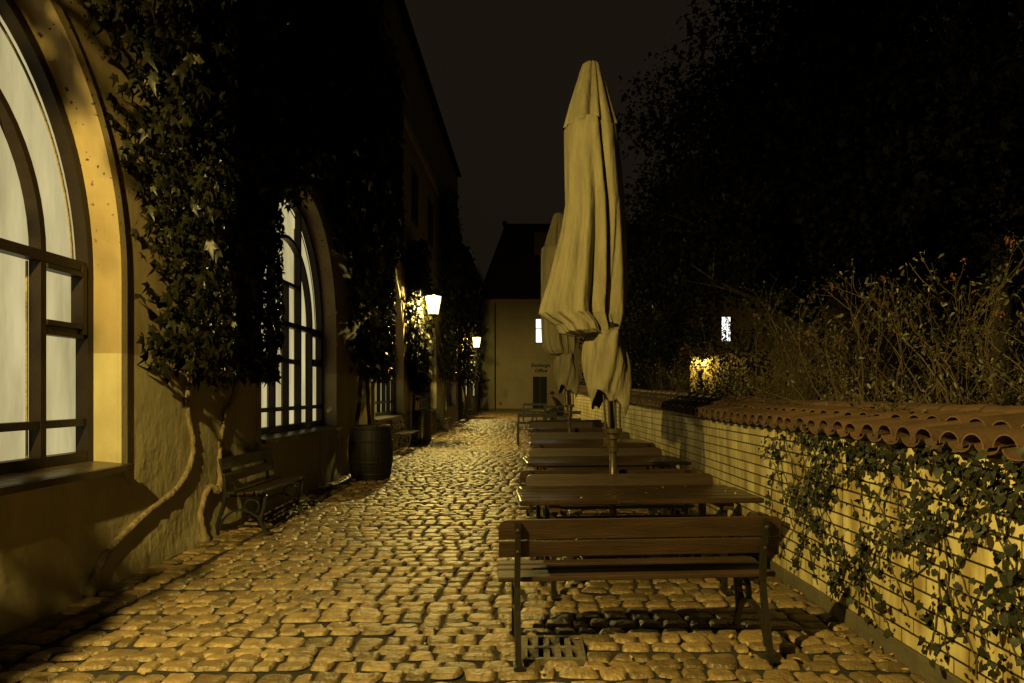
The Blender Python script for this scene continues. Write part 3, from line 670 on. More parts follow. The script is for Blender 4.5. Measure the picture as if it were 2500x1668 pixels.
# ================================================================ BENCHES AND TABLES
def plank(mb, x0, x1, c, w, t, ang, bev=.006):        # plank along x; centre c=(y,z); width w, thickness t, tilted
    R = Matrix.Translation((0, c[0], c[1])) @ Matrix.Rotation(ang, 4, 'X')
    mb.box((x0, -w/2, -t/2), (x1, w/2, t/2), R, bev)
def make_bench(L=1.71, wood='wood', small=False):
    # origin: floor centre; backrest at y=0 side, sitter faces +y
    r = empty("garden_bench"); h = L/2
    def rounded(mb, z0, z1, y, t, rad):
        pl = []
        for cx, cz, a0 in ((h-rad, z1-rad, 0), (-h+rad, z1-rad, 90)):
            for k in range(6): a = math.radians(a0+18*k); pl.append((cx+rad*math.cos(a), cz+rad*math.sin(a)))
        pl += [(-h, z0), (h, z0)]
        s0 = len(mb.v); mb.prism(pl, 'y', y-t/2, y+t/2)
        mb.v[s0:] = [(x, yy + (.83-z)*.22, z) for x, yy, z in mb.v[s0:]]
    mb = MB()
    if small: rounded(mb, .71, .83, 0, .028, .012)
    else: rounded(mb, .712, .83, 0, .03, .05)
    mb.build("back_plank", M[wood], r)
    mb = MB(); a = mb; s0 = len(mb.v); mb.box((-h, -.014, .60 if not small else .57), (h, .014, .70 if not small else .67), None, .005)
    mb.v[s0:] = [(x, yy + (.83-z)*.22, z) for x, yy, z in mb.v[s0:]]; mb.build("back_plank", M[wood], r)
    n = 4; wdt = .084
    for i in range(n):
        mb = MB(); plank(mb, -h, h, (.12+i*(wdt+.016), .445 + (.006*i if i else .012)), wdt, .03, .03); mb.build("seat_plank", M[wood], r)
    for s_ in (-1, 1):
        x = s_*(h-.11); mb = MB(); e = .017
        def band(pts, w):     # flat iron bar bent in the yz plane
            for i in range(len(pts)-1):
                (a, b), (c, d) = pts[i], pts[i+1]; t = Vector((c-a, d-b)).normalized(); nx, ny = -t.y*w/2, t.x*w/2
                mb.prism([(a+nx, b+ny), (c+nx+t.x*.004, d+ny+t.y*.004), (c-nx+t.x*.004, d-ny+t.y*.004), (a-nx, b-ny)], 'x', x-e, x+e)
        def arc(c, r_, a0, a1, k=8): return [(c[0]+r_*math.cos(math.radians(a0+(a1-a0)*i/k)), c[1]+r_*math.sin(math.radians(a0+(a1-a0)*i/k))) for i in range(k+1)]
        off = .03
        band([(-.10, .0), (-.07, .1), (-.01, .3), (.02, .43), (.012, .56), (-.010, .70), (-.036, .815)], .034)       # back leg and upright
        band([(.02, .42), (.25, .415), (.44, .425), (.465, .41)], .030)       # under seat
        band([(.455, .415), (.44, .3), (.40, .15), (.44, .05), (.48, .0)], .030)      # front leg
        band(arc((.19, .02), .24, 170, 25, 12), .02)                        # curved stretcher
        band(arc((.31, .30), .08, -60, 230, 10), .014)
        mb.box((x-.03, -.145, 0), (x+.03, -.06, .02)); mb.box((x-.03, .45, 0), (x+.03, .53, .02))
        mb.build("iron_leg", M['iron'], r)
        for z in (.775, .645):
            mb = MB(); yb = (.83-z)*.22 - .05
            mb.lathe([(.013, 0), (.013, .006), (.008, .014), (.0005, .016)], seg=8)
            k = 32; mb.v[-k:] = [(x+p[0], yb-p[2], z+p[1]) for p in mb.v[-k:]]
            mb.build("bolt", M['lampiron'] if small else M['metalpole'], r)
    return r
def make_table():
    r = empty("garden_table"); h = .95; dp = .40
    for i in range(5):
        mb = MB(); y = -dp + .08 + i*.16; xe = h - (.0 if i < 4 else .04); mb.box((-xe, y-.076, .715), (xe, y+.076, .755), None, .009); mb.build("top_plank", M['tabletop'], r)
    mb = MB(); mb.box((-.72, -.36, .66), (-.64, .36, .715)); mb.build("batten", M['wood'], r); mb = MB(); mb.box((.64, -.36, .66), (.72, .36, .715)); mb.build("batten", M['wood'], r)
    for s_ in (-1, 1):
        mb = MB(); x = s_*.68
        for q in (-1, 1): mb.box((x-.02, q*.26-.02, .0), (x+.02, q*.26+.02, .66)); mb.box((x-.03, q*.30-.07, 0), (x+.03, q*.30+.07, .025))
        mb.box((x-.018, -.24, .30), (x+.018, .24, .335)); mb.build("leg", M['iron'], r)
    mb = MB(); mb.box((-.66, -.015, .305), (.66, .015, .33)); mb.build("stretcher", M['iron'], r)
    return r
RZT = math.radians(4.2)
bench0 = make_bench(); table0 = make_table()
def place(proto, loc, rz, label, cat, group, first):
    o = proto if first else copy_tree(proto); o.location = loc; o.rotation_euler = (0, 0, rz); tag(o, label, cat, group); return o
BG = "brown plank benches along the row of tables"; TG = "brown plank tables in the row"
bl = [(.66, 4.07, 0, "nearest brown plank bench, seen from behind, standing over the drain grate"),
      (.80, 6.19, PI, "brown plank bench facing the camera on the far side of the nearest table"),
      (.74, 6.50, 0, "plank bench seen from behind, just past the front umbrella's pole"),
      (.82, 8.75, PI, "brown plank bench facing the camera on the far side of the second table"),
      (.87, 9.42, 0, "dark plank bench seen from behind, on the near side of the third table"),
      (.84, 11.75, PI, "plank bench facing the camera just in front of the smaller folded umbrella"),
      (.84, 12.85, 0, "plank bench seen from behind, on the near side of the fourth table"),
      (.82, 15.0, PI, "plank bench facing the camera between the fourth and farthest tables"),
      (.80, 16.1, 0, "plank bench seen from behind, on the near side of the farthest table")]
for i, (x, y, rz, lb) in enumerate(bl):
    place(bench0, (x, y, gz(y)), rz+RZT, lb, "bench", BG, i == 0)
tl = [(.83, 5.62, "nearest brown plank table, wet and scattered with fallen leaves"),
      (.86, 8.16, "second brown plank table, behind the pole, its right end in dark shadow"),
      (.90, 10.82, "third table in the row, its wet top between two dark benches"),
      (.86, 13.9, "fourth table in the row, dark, beyond the smaller folded umbrella's pole"),
      (.80, 17.2, "farthest dark table in the row, in front of the iron framed benches")]
for i, (x, y, lb) in enumerate(tl):
    place(table0, (x, y, gz(y)), RZT*(1.25 if i == 1 else 1), lb, "table", TG, i == 0)
# small slatted benches along the left wall
sb = make_bench(1.42, 'woodwall', True)
SG = "slatted benches along the left wall"
for i, (y, lb) in enumerate([(8.1, "slatted bench with curled iron legs against the wall under the second arched window"),
                             (17.2, "slatted bench catching lamplight just beyond the barrel, under the third window"),
                             (24.6, "slatted bench against the wall beyond the slatted litter bin"),
                             (34.4, "farthest slatted bench on the left, below the farther lit lantern")]):
    place(sb, (-3.40 if i else -3.38, y, gz(y)), -PI/2, lb, "bench", SG, i == 0)
# metal framed benches at the far end of the row
def make_frame_bench(archtop=False, L=1.0):
    r = empty("iron_bench"); h = L/2; mb = MB()
    for s_ in (-1, 1):
        mb.box((s_*h-.025, -.02, 0), (s_*h+.025, .03, .88)); mb.box((s_*h-.022, .45, 0), (s_*h+.022, .49, .62)); mb.box((s_*h-.03, .03, .60), (s_*h+.03, .5, .64))
    vv = mb.v
    for q in (0, 1):
        m2_ = MB(); m2_.v = vv[q*24:(q+1)*24]; m2_.f = mb.f[:18]; m2_.build("side_frame", M['iron'], r)
    mb = MB()
    if archtop:
        p = [(-h*.8 + 1.6*h*i/12, 0, .78+.10*math.sin(PI*i/12)) for i in range(13)]; mb.tube([(-h*.8, 0, .45)] + p + [(h*.8, 0, .45)], .022, 6); mb.tube([(0, 0, .45), (0, 0, .87)], .016, 6)
        mb.box((-h, -.01, .80), (-h*.8, .02, .84)); mb.box((h*.8, -.01, .80), (h, .02, .84))
    else:
        mb.box((-h+.025, -.012, .78), (h-.025, .022, .875)); mb.box((-h+.025, -.012, .60), (h-.025, .022, .66))
    mb.build("backrest", M['iron'], r)
    mb = MB()
    for i in range(4): mb.box((-h+.025, .05+i*.11, .43), (h-.025, .14+i*.11, .455))
    mb.build("seat", M['woodwall'], r); return r
fb = make_frame_bench(); fa = make_frame_bench(True, 1.1)
IG = "iron framed benches at the end of the row"
place(fa, (.58, 20.6, gz(20.6)), RZT, "iron bench with an arched top rail, beyond the last table", "bench", IG, True)
for i, (x, y, s_, lb) in enumerate([(.14, 18.6, 1.0, "tall iron framed bench whose left post stands out at the lane's edge"),
     (.15, 29.8, .9, "far iron framed bench left of the seated person"), (1.0, 26.6, .9, "far iron framed bench right in front of the seated person"),
     (1.75, 23.5, .9, "iron framed bench by the garden wall in front of the white cabinet"), (1.62, 20.6, 1.0, "iron framed bench nearest the leafy wall, right of the arched one")]):
    o = place(fb, (x, y, gz(y)), RZT, lb, "bench", IG, i == 0)

# ================================================================ UMBRELLAS
def make_umbrella(seed=0, flare=True):
    """origin: pole foot; outline rows give half widths at each height (k metres per unit)"""
    rnd = random.Random(seed); r = empty("folded_umbrella"); k = .00399; X0 = 1400
    prof = [(142, 1344, 1358), (143, 1334, 1366), (147, 1329, 1371), (160, 1324, 1375), (190, 1315, 1384), (240, 1299, 1398), (280, 1288, 1410), (294, 1284, 1414)]
    if flare:
        body = [(282, 1292, 1406), (300, 1288, 1412), (340, 1288, 1415), (400, 1288, 1421), (470, 1289, 1426), (530, 1279, 1429), (590, 1264, 1431), (650, 1249, 1431), (700, 1232, 1429), (722, 1227, 1427), (732, 1240, 1424), (748, 1264, 1421), (764, 1274, 1419), (772, 1300, 1417), (766, 1340, 1414), (752, 1372, 1412)]
    else:
        body = [(288, 1284, 1392), (300, 1275, 1400), (340, 1272, 1408), (400, 1271, 1414), (470, 1271, 1420), (530, 1270, 1424), (590, 1270, 1426), (650, 1272, 1427), (700, 1274, 1428), (730, 1278, 1427), (750, 1286, 1425), (764, 1300, 1421), (766, 1325, 1417), (756, 1350, 1414), (750, 1366, 1412)]
    tail = [(744, 1370, 1416), (752, 1366, 1418), (764, 1338, 1426), (790, 1331, 1431), (830, 1329, 1440), (870, 1333, 1441), (905, 1340, 1438), (925, 1348, 1434)]
    def Z(y): return 1.58 + (900.5 - y)*k
    def gauss(a, c, w): 
        d = (a - c + PI) % (2*PI) - PI; return math.exp(-(d/w)**2)
    def tri(t): t = (t/(2*PI)) % 1; return abs(t*2-1)
    D = math.radians
    def surf(rows, name, sub, depth, fold, hem=None, seg=240, closed=False):
        rr = []
        for i in range(len(rows)-1):
            for j in range(sub): t = j/sub; rr.append(tuple(a*(1-t)+b*t for a, b in zip(rows[i], rows[i+1])))
        rr.append(rows[-1]); n = len(rr); V = []; F = []
        for i, (y, xl, xr) in enumerate(rr):
            v = i/(n-1); c = ((xl+xr)/2 - X0)*k; w = (xr-xl)/2*k; d = min(w*.95, depth)
            for q in range(seg):
                th = 2*PI*q/seg; f = fold(th, v)
                V.append((c + w*f*math.cos(th) + (.0), d*f*math.sin(th), Z(y) + (hem(th, v) if hem else 0)))
        for i in range(n-1):
            for q in range(seg): q2 = (q+1) % seg; F.append((i*seg+q, i*seg+q2, (i+1)*seg+q2, (i+1)*seg+q))
        if closed: F.append(tuple(range(seg)))
        mb = MB(); mb.add(V, F); return mb.build(name, M['fabric'], r, smooth=True)
    ph = rnd.uniform(-.15, .15)
    def f_cap(th, v):
        f = 1.0
        for c, w, dp in ((-88, .16, .30), (-62, .10, .16), (-128, .22, .10), (-30, .12, .12), (60, .2, .3), (120, .2, .25), (-155, .12, .08)): f -= dp*(.35+.65*v)*gauss(th, D(c)+ph+.05*math.sin(v*5), w)
        return f
    surf(prof, "top_flap", 6, .24, f_cap, lambda th, v: max(0, v-.7)*(-.05*abs(math.sin(th*2+.9)) + .03 + .12*gauss(th, D(-85), .2)), closed=True)
    folds = [(-92, -40, .13, .62, .15), (-66, -18, .09, .42, 0), (-50, -8, .07, .25, .3), (-118, -74, .12, .20, .05), (-140, -112, .10, .15, .2), (-158, -150, .10, .13, .35), (-104, -56, .05, .13, .5), (-170, -130, .06, .10, .6),
             (40, 60, .2, .4, 0), (90, 80, .15, .35, 0), (130, 140, .2, .3, 0), (165, 160, .1, .15, 0)]
    def f_body(th, v):
        f = 1.0
        for a, b, w, dp, v0 in folds:
            if v < v0*.8: continue
            g = min(1, (v - v0*.8)*4+.0) if v0 > 0 else 1
            e = v**1.5; c = D(a)*(1-e)+D(b)*e; f -= dp*g*(.55+.45*v)*gauss(th, c+ph+.03*math.sin(v*9+a), w*(1+.5*v))
        f += .018*math.sin(5*th+7*v+ph*9) + .012*math.sin(11*th-9*v)
        if v > .62: f -= .10*(v-.62)/.38*tri(th*5 - v*6)
        return f
    surf(body, "canopy", 8, .27, f_body, lambda th, v: (.05*math.sin(th*3+.5) + .03*math.sin(th*7))*max(0, v-.62)*(1-v)*6, seg=300)
    def f_tail(th, v):
        a = tri(th*3 + v*4.2 + ph*4); b = tri(th*2 - v*5.5 + 1.3); c = tri(th*5 + v*2)
        g = min(1, v*4)
        return 1.10 - .26*g*(a**1.6) - .20*g*(b**1.4) - .10*c*(1-v*.5) + .05*math.sin(th*9+v*14)
    def h_tail(th, v):
        z = -v*v*(.30*tri(th*2+.8)**1.5 + .16*tri(th*5+2)) + .20*v*v
        return z*.62 + .015*math.sin(th*4+v*16)*min(1, v*3)
    surf(tail, "canopy_tail", 7, .20, f_tail, h_tail, seg=300)
    mb = MB(); mb.lathe([(.112, -.014), (.118, 0), (.112, .014)], (-.03, 0, Z(750)), 24, cap=False)
    mb.build("strap", M['iron'], r, smooth=True)
    mb = MB(); mb.box((-.075, -.13, Z(757)), (-.02, -.10, Z(744)), None, .004); mb.build("buckle", M['iron'], r)
    mb = MB(); mb.tube([(0, 0, 0), (0, 0, 1.18)], .032, 14); mb.tube([(0, 0, 1.18), (-.05, 0, 2.0), (-.19, 0, 4.5)], .022, 10); mb.build("pole", M['metalpole'], r, smooth=True)
    mb = MB(); mb.lathe([(.05, 1.02), (.052, 1.06), (.038, 1.07), (.038, 1.13), (.055, 1.14), (.055, 1.19), (.085, 1.195), (.088, 1.235), (.06, 1.24)], (0, 0, 0), 16); mb.box((-.085, -.02, 1.09), (-.03, .02, 1.15)); mb.tube([(-.04, 0, 1.07), (-.10, -.01, 1.075)], .011, 8); autosmooth(mb.build("runner", M['metalpole'], r))
    for q in range(8):
        th = 2*PI*q/8+.3; mb = MB(); c, s_ = math.cos(th), math.sin(th)
        mb.tube([(.07*c, .07*s_, 1.2), (.085*c - .02, .085*s_, 1.75), (.08*c-.1, .07*s_, 2.6)], .010, 6); mb.build("rib", M['metalpole'], r)
    mb = MB(); mb.box((-.3, -.3, .0), (.3, .3, .05), None, .01); mb.lathe([(.07, .05), (.06, .06), (.045, .35)], (0, 0, 0), 12); mb.build("base", M['iron'], r)
    return r
u1 = make_umbrella(3); u1.location = (.75, 6.30, gz(6.3))
u1.rotation_euler.z = 0
tag(u1, "tall folded cream umbrella in front, rising above the tables", "umbrella", "folded umbrellas among the tables")
u2 = make_umbrella(8, False); u2.location = (.68, 12.25, gz(12.25)+.03); u2.scale = (1, 1, 1.02)
tag(u2, "smaller-looking folded umbrella half hidden behind the tall front one", "umbrella", "folded umbrellas among the tables")

# ================================================================ BARREL, BIN, CABINET
b = empty("wooden_barrel", (-2.86, 12.15, gz(12.1)))
H = .93; prof = lambda z: .335 + .055*math.sin(PI*z/H)
mb = MB(); ns = 24
for i in range(ns):
    a0 = 2*PI*i/ns+.006; a1 = 2*PI*(i+1)/ns-.006; V = []; n = 12
    for j in range(n+1):
        z = H*j/n; rr = prof(z)
        for a in (a0, (a0+a1)/2, a1): V.append((rr*math.cos(a), rr*math.sin(a), z))
        for a in (a1, a0): V.append(((rr-.03)*math.cos(a), (rr-.03)*math.sin(a), z))
    F = [(j*5+k, j*5+(k+1) % 5, (j+1)*5+(k+1) % 5, (j+1)*5+k) for j in range(n) for k in range(5)] + [(4, 3, 2, 1, 0), tuple(n*5+k for k in range(5))]
    mb.add(V, F)
mb.build("staves", M['barrel'], b)
for z in (.06, .27, .64, .86):
    mb = MB(); mb.lathe([(prof(z)+.001, 0), (prof(z)+.006, .003), (prof(z+.04)+.006, .04), (prof(z+.04)+.001, .043)], (0, 0, z), 32, cap=False); mb.build("hoop", M['barrel'], b, smooth=True)
mb = MB(); mb.lathe([(.31, 0), (.31, .01)], (0, 0, H-.06), 28); mb.build("lid", M['woodwall'], b)
tag(b, "dark wooden barrel on the cobbles against the wall right of the second window", "barrel")

b = empty("litter_bin", (-3.12, 19.5, gz(19.5)))
mb = MB()
for i in range(26):
    a = 2*PI*i/26; c, s_ = math.cos(a), math.sin(a); Mx = Matrix.Rotation(a, 4, 'Z'); mb.box((.235, -.02, .05), (.255, .02, .90), Mx)
mb.build("slats", M['woodwall'], b)
mb = MB(); mb.lathe([(.22, .03), (.22, .86)], (0, 0, 0), 20); mb.build("liner", M['iron'], b)
mb = MB(); mb.lathe([(.20, .88), (.265, .88), (.265, .93), (.20, .94)], (0, 0, 0), 24); mb.lathe([(.2, 0), (.2, .05)], (0, 0, 0), 16); mb.build("rim", M['iron'], b)
tag(b, "dark round litter bin with vertical slats, standing below the nearer lit lantern", "litter bin")

c = empty("utility_cabinet", (2.15, 31.0, gz(31)))
mb = MB(); mb.box((-.2, -.12, .12), (.2, .12, 1.0), None, .012); mb.box((-.18, -.1, 0), (.18, .1, .12)); mb.box((-.215, -.135, 1.0), (.215, .135, 1.03)); mb.build("body", M['white'], c)
mb = MB(); mb.box((-.16, -.13, .2), (.16, -.121, .52), None, .004); dd = mb.build("door", M['white'], c)
mb = MB(); mb.box((-.08, -.14, .36), (.08, -.131, .385)); mb.build("handle", M['iron'], dd)
tag(c, "small white metal cabinet in front of the leafy shrub beyond the garden wall", "cabinet")

# ================================================================ PERSON (seated, leaning forward)
def skinned(name, joints, edges, m, parent=None, sub=2, root=0):
    me = bpy.data.meshes.new(name); me.from_pydata([j[:3] for j in joints], edges, [])
    o = link(name, me, m, parent); md = o.modifiers.new("skin", 'SKIN'); 
    for i, j in enumerate(joints): me.skin_vertices[0].data[i].radius = (j[3], j[4] if len(j) > 4 else j[3])
    me.skin_vertices[0].data[root].use_root = True
    o.modifiers.new("sub", 'SUBSURF').levels = sub; o.modifiers["sub"].render_levels = sub
    dg = bpy.context.evaluated_depsgraph_get(); me2 = bpy.data.meshes.new_from_object(o.evaluated_get(dg)); o.modifiers.clear(); o.data = me2
    me2.polygons.foreach_set("use_smooth", [True]*len(me2.polygons)); me2.materials.clear(); me2.materials.append(m); return o
pr = empty("person", (1.14, 28.4, gz(28.4)))
J = [(.18, 0, .50, .14, .12), (.12, 0, .68, .13, .11), (-.02, 0, .88, .15, .12), (-.14, 0, 1.03, .12, .09), (-.22, 0, 1.12, .055), (-.27, 0, 1.17, .05)]
E = [(0, 1), (1, 2), (2, 3), (3, 4), (4, 5)]
for s_ in (-1, 1):
    b0 = len(J); J += [(-.12, s_*.17, 1.00, .065), (-.10, s_*.24, .76, .048), (-.30, s_*.10, .66, .038), (-.37, s_*.05, .66, .03)]; E += [(3, b0), (b0, b0+1), (b0+1, b0+2), (b0+2, b0+3)]
    b1 = len(J); J += [(.12, s_*.10, .48, .095), (-.30, s_*.14, .49, .075), (-.26, s_*.14, .12, .05), (-.27, s_*.14, .05, .045), (-.40, s_*.15, .03, .035)]; E += [(0, b1), (b1, b1+1), (b1+1, b1+2), (b1+2, b1+3), (b1+3, b1+4)]
skinned("clothed_body", J, E, M['cloth'], pr)
J = [(-.27, 0, 1.16, .05), (-.31, 0, 1.22, .075, .07), (-.32, 0, 1.30, .092, .078), (-.30, 0, 1.37, .07, .06), (-.405, 0, 1.25, .016), (-.30, .085, 1.27, .016), (-.30, -.085, 1.27, .016)]
skinned("head", J, [(0, 1), (1, 2), (2, 3), (2, 4), (2, 5), (2, 6)], M['skin'], pr)
mb = MB(); mb.lathe([(.10, -.02), (.102, .03), (.085, .08), (.045, .11), (.003, .118)], (-.29, 0, 1.30), 16); mb.build("hair", M['hair'], pr, smooth=True)
for s_ in (-1, 1):
    J = [(-.37, s_*.05, .66, .026), (-.42, s_*.035, .655, .034, .018), (-.45, s_*.03, .65, .03, .014)]; E = [(0, 1), (1, 2)]
    for q in range(4):
        b0 = len(J); yq = s_*(.055-.018*q); L_ = (.06, .072, .068, .052)[q]
        J += [(-.465, yq, .65, .009), (-.465-L_*.5, yq, .64, .0085), (-.465-L_*.8, yq, .615, .007)]; E += [(2, b0), (b0, b0+1), (b0+1, b0+2)]
    b0 = len(J); J += [(-.42, s_*.0, .66, .010), (-.455, -s_*.012, .655, .008)]; E += [(1, b0), (b0, b0+1)]
    skinned("hand", J, E, M['skin'], pr, sub=1)
tag(pr, "person in dark clothes sitting at the far end of the tables, leaning forward", "person")
st_ = make_frame_bench(False, .9); st_.name = "iron_bench"; st_.location = (1.48, 28.4, gz(28.4)); st_.rotation_euler.z = PI/2
tag(st_, "iron bench hidden under the seated person", "bench", IG)

# ================================================================ GARDEN WALL with tiled coping
gw = empty("garden_wall", (2.14, 5.47, 0)); AY = math.atan(-.0432)
gw.rotation_euler.z = -AY      # local y runs along the wall
def L2(y): return (y - 5.47)/math.cos(AY)
WY0, WY1 = L2(.3), L2(26)
mb = MB(); n = 26
V = []; F = []
for i in range(n+1):
    t = WY0 + (WY1-WY0)*i/n; yy = 5.47 + t*math.cos(AY); z = wall_top(yy)+.03
    V += [(0, t, -.1), (0, t, z), (.55, t, z), (.55, t, -.1)]
for i in range(n):
    for j in range(3): F.append((i*4+j, (i+1)*4+j, (i+1)*4+j+1, i*4+j+1))
F += [(0, 1, 2, 3), (n*4+3, n*4+2, n*4+1, n*4)]
mb.add(V, F); mb.build("brickwork", M['brick'], gw, fixn=True)
mb = MB()
yy = WY0
while yy < WY1:
    l = .6; gy = gz(5.47+yy); mb.box((-.022, yy+.002, -.08), (-.001, yy+l-.002, gy+.095), None, .004); yy += l
mb.build("plinth", M['plinth'], gw)
# tiles: lower row covers + pans, upper row, ridge
def tile(mb, x, y, z, L_, r0, r1, up=True, tilt=.16, n=10, th=.0095, jit=.01):
    """half-round tile running along +x from its lip"""
    tz = random.uniform(-.005, .005); yj = random.uniform(-jit, jit)*.4; ya = random.uniform(-.012, .012); V = []; 
    for s_, (px, rr) in enumerate(((0, r0), (L_, r1))):
        for o in (0, th):
            for k in range(n+1):
                a = PI*k/n; c_, s2 = math.cos(a), math.sin(a)
                V.append((x+px, y+yj+ya*s_+(rr-o)*c_, z+tz+px*tilt + ((rr-o)*s2*.85 if up else -(rr-o)*s2*.55)))
    m_ = n+1; F = []
    for k in range(n):
        F += [(k, k+1, 2*m_+k+1, 2*m_+k), (m_+k, 3*m_+k, 3*m_+k+1, m_+k+1), (k, m_+k, m_+k+1, k+1), (2*m_+k, 2*m_+k+1, 3*m_+k+1, 3*m_+k)]
    F += [(0, 2*m_, 3*m_, m_), (n, m_+n, 3*m_+n, 2*m_+n)]
    mb.add(V, F)
SP = .196; cnt = int((WY1-WY0)/SP)
mbs = [MB(), MB(), MB()]
for i in range(cnt):
    y = WY0 + SP*(i+.5); z = wall_top(5.47+y) + .035; far = 5.47+y > 14; nn = 6 if far else 10
    tile(mbs[0], -.085+random.uniform(-.008, .008), y+SP/2, z+.055, .40, .086, .074, False, .13, nn)          # pans
    tile(mbs[0], -.075+random.uniform(-.01, .01), y, z+.045, .40, .083, .070, True, .13, nn)
    tile(mbs[1], .22+random.uniform(-.01, .01), y+SP/2, z+.10, .38, .086, .074, False, .13, nn)
    tile(mbs[1], .22+random.uniform(-.012, .012), y, z+.10, .38, .083, .070, True, .13, nn)
for mb_ in mbs[:2]: autosmooth(mb_.build("coping_tiles", M['tile'], gw))
mb = MB(); y = WY0
while y < WY1:
    z = wall_top(5.47+y)+.19; V = []; n = 8
    for t, rr in ((0, .105), (.40, .09)):
        for k in range(n+1): a = PI*k/n; V.append((.58+rr*math.cos(a), y+t, z+rr*math.sin(a)*.8))
    mb.add(V, [(k, k+1, n+2+k, n+1+k) for k in range(n)] + [tuple(range(n+1))]); y += .38
mb.build("ridge_tiles", M['tile'], gw)
tag(gw, "low pale brick garden wall with a coping of orange terracotta tiles on the right", "wall")
# mortar bed under the tiles
mb = MB(); V = []; F = []; n = 26
for i in range(n+1):
    t = WY0 + (WY1-WY0)*i/n; z = wall_top(5.47+t)+.031
    V += [(-.02, t, z), (-.02, t, z+.022), (.60, t, z+.15), (.60, t, z-.2)]
for i in range(n):
    for j in range(3): F.append((i*4+j, (i+1)*4+j, (i+1)*4+j+1, i*4+j+1))
mb.add(V, F); mb.build("mortar_bed", M['plinth'], gw)

# ivy on the wall
iv = empty("wall_ivy", (2.2, 4.2, 0)); pts = []; stems = MB()
def ivy_den(y, z):
    n_ = .42 + .5*math.sin(y*3.1+1.2+z*2.3)*math.sin(z*5.6+y*2.1+.6) + .3*math.sin(y*8.3+z*5)*math.sin(z*9-y*4)
    top = 6.15 - max(0, .75-z)*1.5
    edge = min(1, max(0, (top - y)/.9)); low = min(1, max(0, (z - .10 - .05*max(0, y-3.6))/.3))
    return max(0, n_)*edge*low
lines = []
for k in range(95):
    y = random.uniform(2.7, 6.0); z = wall_top(y)*random.uniform(.35, 1.0); path = []; dy = random.uniform(-.9, .9)
    for i in range(int(random.uniform(6, 18))):
        path.append((wall_x(y)-.010, y, z)); z -= .035; y += dy*.04 + random.uniform(-.022, .022)
        if z < .12: break
    lines.append(path)
    for (px, py, pz) in path:
        if random.random() < .55: pts.append((px-random.uniform(.005, .04), py+random.gauss(0, .025), pz+random.gauss(0, .02)))
for k in range(1350):
    y = random.uniform(2.6, 6.2); z = random.uniform(.10, wall_top(y)+.02)
    if random.random() < ivy_den(y, z)*.85:
        t_ = random.uniform(.02, .10)
        for _ in range(random.randint(2, 6)): 
            q = y+random.gauss(0, .045); pts.append((wall_x(q)-abs(random.gauss(t_, .02))-.006, q, z+random.gauss(0, .04)))
for k in range(230):     # thick along the eaves
    y = random.uniform(2.7, 5.3); pts.append((wall_x(y)-random.uniform(.02, .10), y, wall_top(y)-abs(random.gauss(0, .06))+.02))
for path in lines:
    if len(path) > 2: stems.tube([(a-2.2, b_-4.2, c_) for a, b_, c_ in path], .004, 5)
stems.build("stems", M['darkbark'], iv)
leaves("foliage", np.array(pts)-np.array((2.2, 4.2, 0)), .035, M['ivy'], iv, heart_leaf(), nrm=(-1, -.2, .35), nr=.5, tip=(0, 0, -1), tr=.55)
tag(iv, "small leaved ivy trailing down the near part of the pale brick garden wall", "ivy")

# shrub and white post at far end of the wall
def shrub(name, base, rx, ry, h, n, size, m, label, cat="shrub", group=None, stems_n=10, leafm=None):
    r = empty(name, base); mb = MB()
    for k in range(stems_n):
        a = random.uniform(0, 6.28); p = [(0.05*math.cos(a), .05*math.sin(a), 0)]; 
        for j in range(1, 6): t = j/5; p.append((rx*.8*t**1.3*math.cos(a)+random.gauss(0, .03), ry*.8*t**1.3*math.sin(a)+random.gauss(0, .03), h*t*random.uniform(.85, 1)))
        mb.tube(p, [.018*(1-.8*j/5) for j in range(6)], 5)
    mb.build("stems", M['darkbark'], r)
    C = []; 
    ncl = max(8, n//14)
    for _ in range(ncl):
        d = RNG.normal(0, 1, 3); d /= np.linalg.norm(d); rad = RNG.uniform(.3, 1)**.5
        c_ = np.array((d[0]*rx*rad, d[1]*ry*rad, h*.55+d[2]*h*.48*rad))
        C.append(c_ + RNG.normal(0, 1, (14, 3))*np.array((rx, ry, h*.5))*.13)
    pp = np.concatenate(C); pp = pp[pp[:, 2] > .03]
    leaves("foliage", pp, size, m, r, oval_leaf(), nrm=(-.3, -.5, .6), nr=.9, tip=(0, 0, -.4), tr=1)
    return tag(r, label, cat, group)
shrub("shrub", (2.25, 28.0, gz(28)), .7, .7, 1.9, 1500, .09, M['ivy'], "leafy shrub at the far end of the garden wall, beside the white cabinet")
wpst = empty("white_post", (1.62, 17.4, gz(17.4)))
mb = MB(); mb.box((-.04, -.04, 0), (.04, .04, .62), None, .006); mb.build("post", M['white'], wpst)
mb = MB(); mb.lathe([(.058, .62), (.058, .635), (.035, .66), (.002, .672)], (0, 0, 0), 4, rot=PI/4); mb.build("cap", M['white'], wpst)
tag(wpst, "short white post by the garden wall behind the big umbrella's pole", "post")
lb_ = empty("leaning_board", (1.50, 15.2, gz(15.2)))
mb = MB(); R = Matrix.Rotation(.32, 4, 'Y'); mb.box((-.02, -.22, 0), (.02, .22, 1.05), R, .004); mb.build("board", M['woodwall'], lb_)
mb = MB(); mb.box((-.035, -.24, .02), (-.021, .24, .06), R); mb.build("batten", M['iron'], lb_); mb = MB(); mb.box((-.035, -.24, .98), (-.021, .24, 1.02), R); mb.build("batten", M['iron'], lb_)
tag(lb_, "dark folded board leaning against the garden wall behind the pole", "board")

